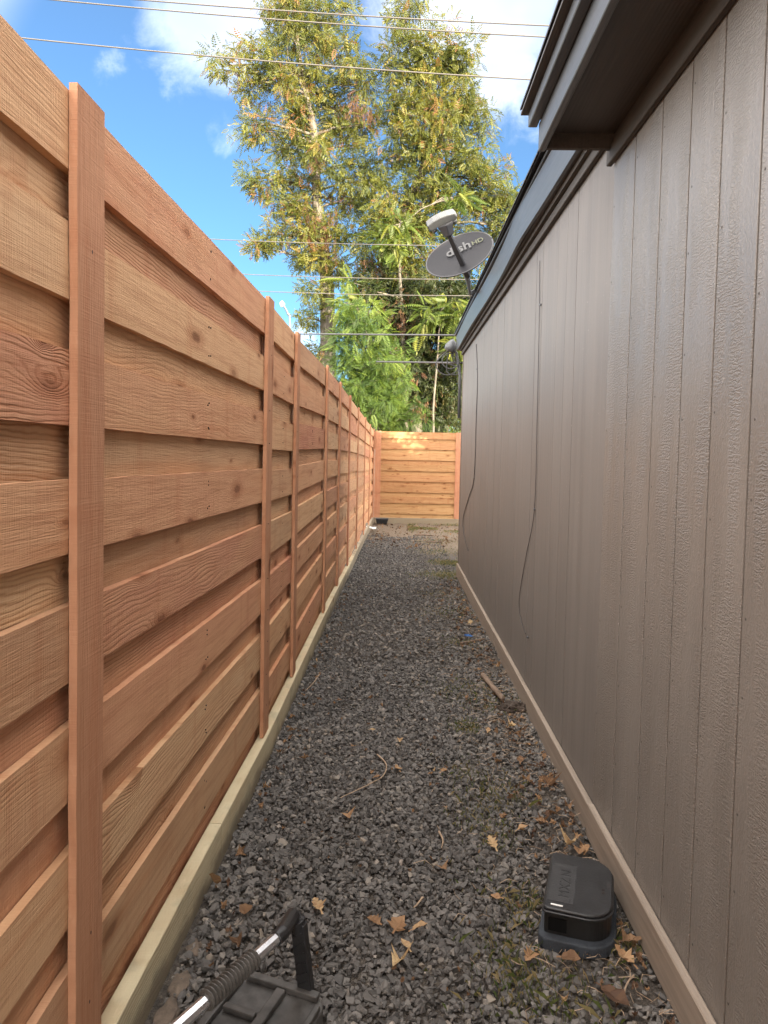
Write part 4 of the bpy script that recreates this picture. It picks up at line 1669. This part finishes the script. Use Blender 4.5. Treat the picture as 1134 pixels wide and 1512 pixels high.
def foliage(name, parent, m, centres, radii, per, tpl, size, r2, zsq=.8, tone=0.5, tonevar=.22, droop=.25):
    """clusters of pinnate leaves round twig ends; centres (k,3), radii (k,)"""
    k = len(centres)
    n_ = np.maximum(3, (per * np.ones(k)).astype(int))
    idx = np.repeat(np.arange(k), n_)
    N_ = len(idx)
    d = r2.normal(0, 1, (N_, 3))
    d /= np.linalg.norm(d, axis=1)[:, None]
    rr = r2.uniform(.1, 1.0, N_) ** .6
    off = d * rr[:, None] * radii[idx][:, None]
    off[:, 2] *= zsq
    pos = centres[idx] + off
    D = d * .8 + r2.normal(0, .5, (N_, 3))
    D[:, 2] -= droop
    R = dir_rot(D, r2.normal(0, .8, N_))
    scl = size * r2.lognormal(0, .25, N_)
    ctone = np.clip(r2.normal(0, tonevar * .8, k), -.4, .4)
    cols = np.clip(tone + ctone[idx] + r2.normal(0, tonevar, N_), 0, 1)
    V_, F_, c_ = scatter([tpl], pos, R, scl, cols)
    o = link(name, mesh_np(name, V_, F_, c_), m, parent)
    return o, len(F_)


PEC = leaf_tpl(5, .36, .15, .5, .4)
HEAV = leaf_tpl(11, .30, .085, .35, .35, bend=.35)
FEA = leaf_tpl(9, .26, .07, .3, .15, bend=.25)
TRI = 0


def limb_path(a, b, r2, wig=.12, n_=7):
    a, b = Vector(a), Vector(b)
    L = (b - a).length
    pts = [a]
    for i in range(1, n_):
        t = i / n_
        p = a.lerp(b, t) + Vector((r2.normal(0, wig), r2.normal(0, wig), r2.normal(0, wig * .6))) * L * .12
        p.z += .06 * L * math.sin(math.pi * t)
        pts.append(p)
    pts.append(b)
    return smooth_path(pts, 2)


def tree(name, label, trunk_px, blobs, leaf_m, tpl, lsize, per, sub_r, seed, tone=.5, group=None, density=.66, dead=(), twig_r=.02, cat='tree', cl_size=.75, zsq=.8):
    """trunk_px: [(u, v, Y, radius)...]; blobs: (u, v, Y, radius m, n clusters)"""
    global TRI
    r2 = np.random.default_rng(seed)
    tp = [PY(u, v, Y) for u, v, Y, _ in trunk_px]
    tr = [t[3] for t in trunk_px]
    root_p = Vector((tp[0].x, tp[0].y, -.24))
    root = empty(name, root_p)
    tag(root, label, cat, group)
    pts = [root_p + Vector((0, 0, -.1))] + tp
    rad = [tr[0] * 1.25] + tr
    sp_ = smooth_path(pts, 5)
    srad = np.interp(np.linspace(0, len(pts) - 1, len(sp_)), np.arange(len(pts)), rad)
    mb = MB()
    mb.tube([p - root_p for p in sp_], [float(x) for x in srad], 12)
    mb.build('trunk', M['bark'], root, smooth=True)
    cs, rs = [], []
    limbs = MB()
    tw = MB()
    for (u, v, Y, R_, nc) in blobs:
        c = PY(u, v, Y)
        # attach to the nearest lower trunk point
        best = min(range(len(sp_)), key=lambda i: (sp_[i] - c).length + (3. if sp_[i].z > c.z - .25 * R_ else 0.))
        st = sp_[best]
        path = limb_path(st, c, r2)
        r0 = min(srad[best] * .55, .025 + .018 * (c - st).length)
        limbs.tube([p - root_p for p in path], [float(r0 + (.018 - r0) * i / (len(path) - 1)) for i in range(len(path))], 6)
        nc = max(4, int(nc * density))
        d = r2.normal(0, 1, (nc, 3))
        d /= np.linalg.norm(d, axis=1)[:, None]
        rr = R_ * r2.uniform(.15, 1., nc) ** .55
        cc = np.array(c)[None] + d * rr[:, None] * np.array([1, 1.0, .95])
        for q in cc:
            k0 = path[int(len(path) * r2.uniform(.45, .98)) - 1]
            qq = Vector(q)
            mid = k0.lerp(qq, .5) + Vector(r2.normal(0, .07, 3)) * (qq - k0).length + Vector((0, 0, .05))
            tw.tube([k0 - root_p, mid - root_p, qq - root_p], [twig_r, twig_r * .7, twig_r * .3], 4, False)
        cs.append(cc)
        rs.append(sub_r * r2.uniform(.6, 1.25, nc))
    limbs.build('limbs', M['bark'], root, smooth=True, fix=False)['kind'] = 'stuff'
    tw.build('twigs', M['bark'], root, smooth=True, fix=False)['kind'] = 'stuff'
    cs = np.concatenate(cs) - np.array(root_p)[None]
    rs = np.concatenate(rs)
    o, n_ = foliage('crown', root, leaf_m, cs, rs, per, tpl, lsize, r2, zsq, tone)
    o['kind'] = 'stuff'
    TRI += n_
    for j, (u, v, Y, R_, nc) in enumerate(dead):
        c = np.array(PY(u, v, Y) - root_p)
        d = r2.normal(0, 1, (nc, 3)) * R_ * np.array([.45, .45, .8])
        o, n_ = foliage('dead_vine', root, M['deadvine'], c[None] + d, np.full(nc, .28), 12, PEC, .17, r2, 1.3, .5, .3, 1.4)
        o['kind'] = 'stuff'
        TRI += n_
    return root


# tall left pecan
tree('pecan_tree', 'tall left tree with loose yellow green crown and pale trunk behind the fence',
     [(486, 640, 27, .33), (484, 500, 27, .29), (483, 430, 27, .27), (480, 380, 27, .22), (470, 330, 27, .19), (467, 270, 27, .17), (464, 200, 27, .14), (452, 140, 27, .11), (440, 70, 27, .07), (436, 20, 27, .04)],
     [(436, 15, 27, 1.25, 22), (448, 60, 27.5, 1.5, 26), (420, 40, 26.5, .9, 12), (490, 50, 27.5, 1.1, 14), (500, 95, 27, 1.1, 16), (430, 105, 26.5, 1.2, 18), (462, 125, 27.5, 1.4, 20),
      (520, 125, 27, .9, 12), (535, 185, 27, .7, 8), (545, 240, 27, .6, 6), (530, 270, 27, .7, 8), (425, 150, 27, 1.1, 14), (465, 180, 27, 1.3, 20), (500, 165, 27.6, 1.0, 14), (435, 205, 27, 1.0, 14), (478, 235, 26.6, 1.1, 16), (520, 215, 27, .9, 9),
      (440, 260, 27, .8, 10), (490, 290, 27, 1.0, 13), (455, 305, 27, .9, 12), (425, 320, 26.6, .8, 9), (448, 350, 27, .9, 12), (475, 360, 26.4, .9, 13), (505, 340, 27, .8, 10),
      (455, 395, 27, .7, 9), (470, 425, 26.6, .6, 7), (500, 385, 26.6, .9, 12), (520, 300, 27, .6, 7),
      (350, 85, 26.5, .75, 8), (325, 95, 26.5, .45, 5), (365, 120, 26.5, .55, 5), (385, 100, 26.6, .5, 5), (365, 185, 26.6, .40, 4), (385, 190, 26.6, .4, 4),
      (395, 265, 26.6, .5, 5), (370, 265, 26.6, .35, 3), (400, 345, 26.6, .6, 6), (420, 300, 26.6, .4, 5), (385, 370, 26.5, .4, 3), (470, 520, 27, .35, 4), (458, 470, 27, .5, 5)],
     M['pecan'], PEC, .235, 46, .52, 1, .52, 'tall pecan trees beyond the fences',
     dead=((455, 325, 26.3, .7, 9), (478, 345, 26.2, .7, 9), (520, 155, 26.5, .4, 4)))
# tall right pecan
tree('pecan_tree', 'tall right tree with dense olive crown behind the satellite dish',
     [(628, 660, 26, .36), (622, 560, 26, .33), (600, 470, 26, .28), (570, 400, 26, .24), (572, 350, 26, .2), (600, 300, 26, .18), (625, 250, 26, .15), (640, 180, 26, .1), (630, 110, 26, .07), (600, 50, 26, .04)],
     [(597, 25, 26, .8, 10), (592, 55, 26, .8, 11), (612, 85, 26, .9, 12), (598, 105, 26.3, .7, 8), (655, 70, 26, .9, 12), (680, 90, 26, .8, 10), (645, 105, 26, 1.1, 16), (680, 130, 26, .9, 14),
      (600, 150, 26, 1.0, 14), (645, 160, 25.6, 1.2, 20), (685, 175, 26, .9, 14), (580, 175, 26.3, .5, 5), (610, 200, 26, 1.1, 16), (655, 215, 25.6, 1.3, 22), (690, 225, 26, .9, 13),
      (580, 240, 26, .9, 10), (625, 260, 25.6, 1.3, 20), (670, 270, 26, 1.2, 18), (700, 265, 26.3, .8, 9), (735, 275, 26, .8, 10), (750, 300, 26, .5, 6), (720, 305, 26, 1.0, 12), (740, 335, 26, .6, 7), (705, 330, 26.4, .9, 10),
      (560, 300, 26, .9, 12), (600, 310, 25.4, 1.3, 22), (645, 320, 25.6, 1.2, 18), (560, 350, 25.7, 1.0, 16), (600, 370, 25.4, 1.3, 22), (640, 380, 26, 1.2, 18), (540, 390, 25.8, .9, 13), (580, 415, 25.4, 1.2, 18), (690, 380, 26.6, 1.2, 12)],
     M['pecan'], PEC, .235, 50, .52, 2, .46, 'tall pecan trees beyond the fences',
     dead=((540, 165, 25.6, .4, 4), (560, 395, 25, .8, 10), (600, 400, 24.8, .9, 12), (580, 450, 24.8, .8, 9), (640, 410, 24.9, .6, 7), (660, 430, 24.9, .5, 5), (615, 440, 24.8, .8, 8)))
# dark vine covered mass under the right tree
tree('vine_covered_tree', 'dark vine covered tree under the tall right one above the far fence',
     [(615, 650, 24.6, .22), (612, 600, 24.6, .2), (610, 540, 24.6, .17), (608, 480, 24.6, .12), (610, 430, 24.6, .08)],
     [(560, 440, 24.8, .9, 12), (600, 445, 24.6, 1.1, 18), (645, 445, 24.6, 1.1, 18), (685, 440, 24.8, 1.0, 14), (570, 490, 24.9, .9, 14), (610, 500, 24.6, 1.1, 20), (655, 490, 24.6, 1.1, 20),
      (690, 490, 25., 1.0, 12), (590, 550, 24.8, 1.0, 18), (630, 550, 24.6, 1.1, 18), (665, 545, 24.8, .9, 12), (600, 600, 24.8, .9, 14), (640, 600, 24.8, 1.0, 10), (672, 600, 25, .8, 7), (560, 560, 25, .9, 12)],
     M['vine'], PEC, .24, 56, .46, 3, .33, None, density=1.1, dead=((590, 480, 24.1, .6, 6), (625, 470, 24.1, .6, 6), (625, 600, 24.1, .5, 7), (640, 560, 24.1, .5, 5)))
# tree of heaven sprays
tree('ailanthus_tree', 'slender tree with long yellow green fern like leaves in front of the dark tree',
     [(640, 650, 23.4, .035), (640, 600, 23.4, .032), (645, 540, 23.4, .03), (650, 470, 23.4, .02), (655, 440, 23.4, .015)],
     [(655, 450, 23.4, .4, 5), (676, 468, 23.3, .4, 4), (630, 468, 23.2, .35, 3), (672, 512, 23.3, .3, 3)],
     M['heaven'], HEAV, .50, 9, .30, 4, .42)
tree('ailanthus_tree', 'second slender tree whose long bright fronds show beside the dish',
     [(600, 650, 24.2, .09), (598, 560, 24.2, .08), (594, 470, 24.2, .07), (590, 400, 24.2, .05), (590, 330, 24.2, .03)],
     [(592, 325, 24.2, .5, 7), (575, 345, 24.1, .4, 4), (668, 292, 24.2, .4, 5), (585, 372, 24.1, .35, 3), (528, 432, 24.2, .4, 5), (512, 448, 24.2, .3, 3)],
     M['heaven'], HEAV, .50, 9, .30, 5, .45)
# bright feathery tree just behind the left fence
tree('feathery_tree', 'bright green feathery young tree rising over the left fence near its far end',
     [(562, 690, 21.6, .10), (557, 640, 21.6, .09), (549, 590, 21.6, .07), (539, 530, 21.6, .05), (532, 470, 21.6, .03)],
     [(529, 455, 21.6, .5, 7), (514, 475, 21.6, .5, 7), (544, 475, 21.6, .55, 8), (524, 500, 21.5, .6, 10), (554, 505, 21.6, .6, 9), (519, 530, 21.6, .5, 7), (549, 535, 21.4, .7, 11), (569, 525, 21.6, .5, 7),
      (544, 565, 21.4, .7, 10), (564, 560, 21.5, .6, 9), (564, 590, 21.4, .7, 10), (584, 580, 21.6, .6, 8), (579, 610, 21.5, .6, 9), (604, 618, 21.6, .5, 8), (569, 620, 21.4, .5, 8), (594, 595, 21.6, .5, 6),
      (526, 560, 21.6, .5, 7), (554, 602, 21.4, .55, 8), (508, 505, 21.8, .4, 4), (514, 535, 21.8, .45, 6), (529, 545, 21.5, .5, 7)],
     M['feather'], FEA, .27, 42, .34, 6, .40)
# far background shrubs seen through the gaps
for k, (u, v, Y, R_, lab, m_, tn) in enumerate(((655, 590, 34, 1.5, 'pale shrub in the gap above the far fence beside the wall', 'heaven', .5), (600, 600, 36, 1.9, 'dull green shrub far behind the dark vine covered tree', 'pecan', .4),
                                             (480, 590, 40, 2.2, 'low dull green shrub far behind the left fence', 'vine', .6), (700, 560, 38, 2.6, 'broad shrub hidden mostly behind the house corner', 'pecan', .45),
                                             (560, 585, 33, 1.7, 'round green shrub behind the feathery tree', 'vine', .7))):
    tree('shrub', lab, [(u, 670, Y, .12), (u, v + 20, Y, .08), (u, v, Y, .04)],
         [(u - 18, v + 10, Y, R_ * .7, 14), (u + 16, v + 8, Y + .3, R_ * .7, 14), (u, v - 14, Y, R_ * .6, 12), (u, v + 30, Y - .2, R_ * .8, 14)],
         M[m_], PEC, .6, 16, .6, 20 + k, tn, 'shrubs beyond the far fence', cat='shrub')
print('leaf tris', TRI)
# leafy tree beyond the house corner whose branches dapple the sun on the far fence
r2 = np.random.default_rng(77)
st = empty('young_tree', (5.75, 13.4, -.2))
tag(st, 'leafy young tree standing beyond the hidden far corner of the house', 'tree')
MB().tube([(0, 0, -.1), (.05, 0, 1.2), (-.05, .1, 2.6), (.1, 0, 4.2)], [.12, .10, .07, .03], 8).build('trunk', M['bark'], st, smooth=True)
c_ = r2.normal(0, 1, (70, 3)) * np.array([.75, .75, .8]) + np.array([0, 0, 3.7])
tw = MB()
for q in c_:
    tw.tube([(0, 0, 2.2 + r2.uniform(0, 1)), tuple(q)], [.02, .006], 4, False)
tw.build('twigs', M['bark'], st, fix=False)['kind'] = 'stuff'
o, n_ = foliage('crown', st, M['pecan'], c_, np.full(70, .45), 22, PEC, .45, r2)
o['kind'] = 'stuff'
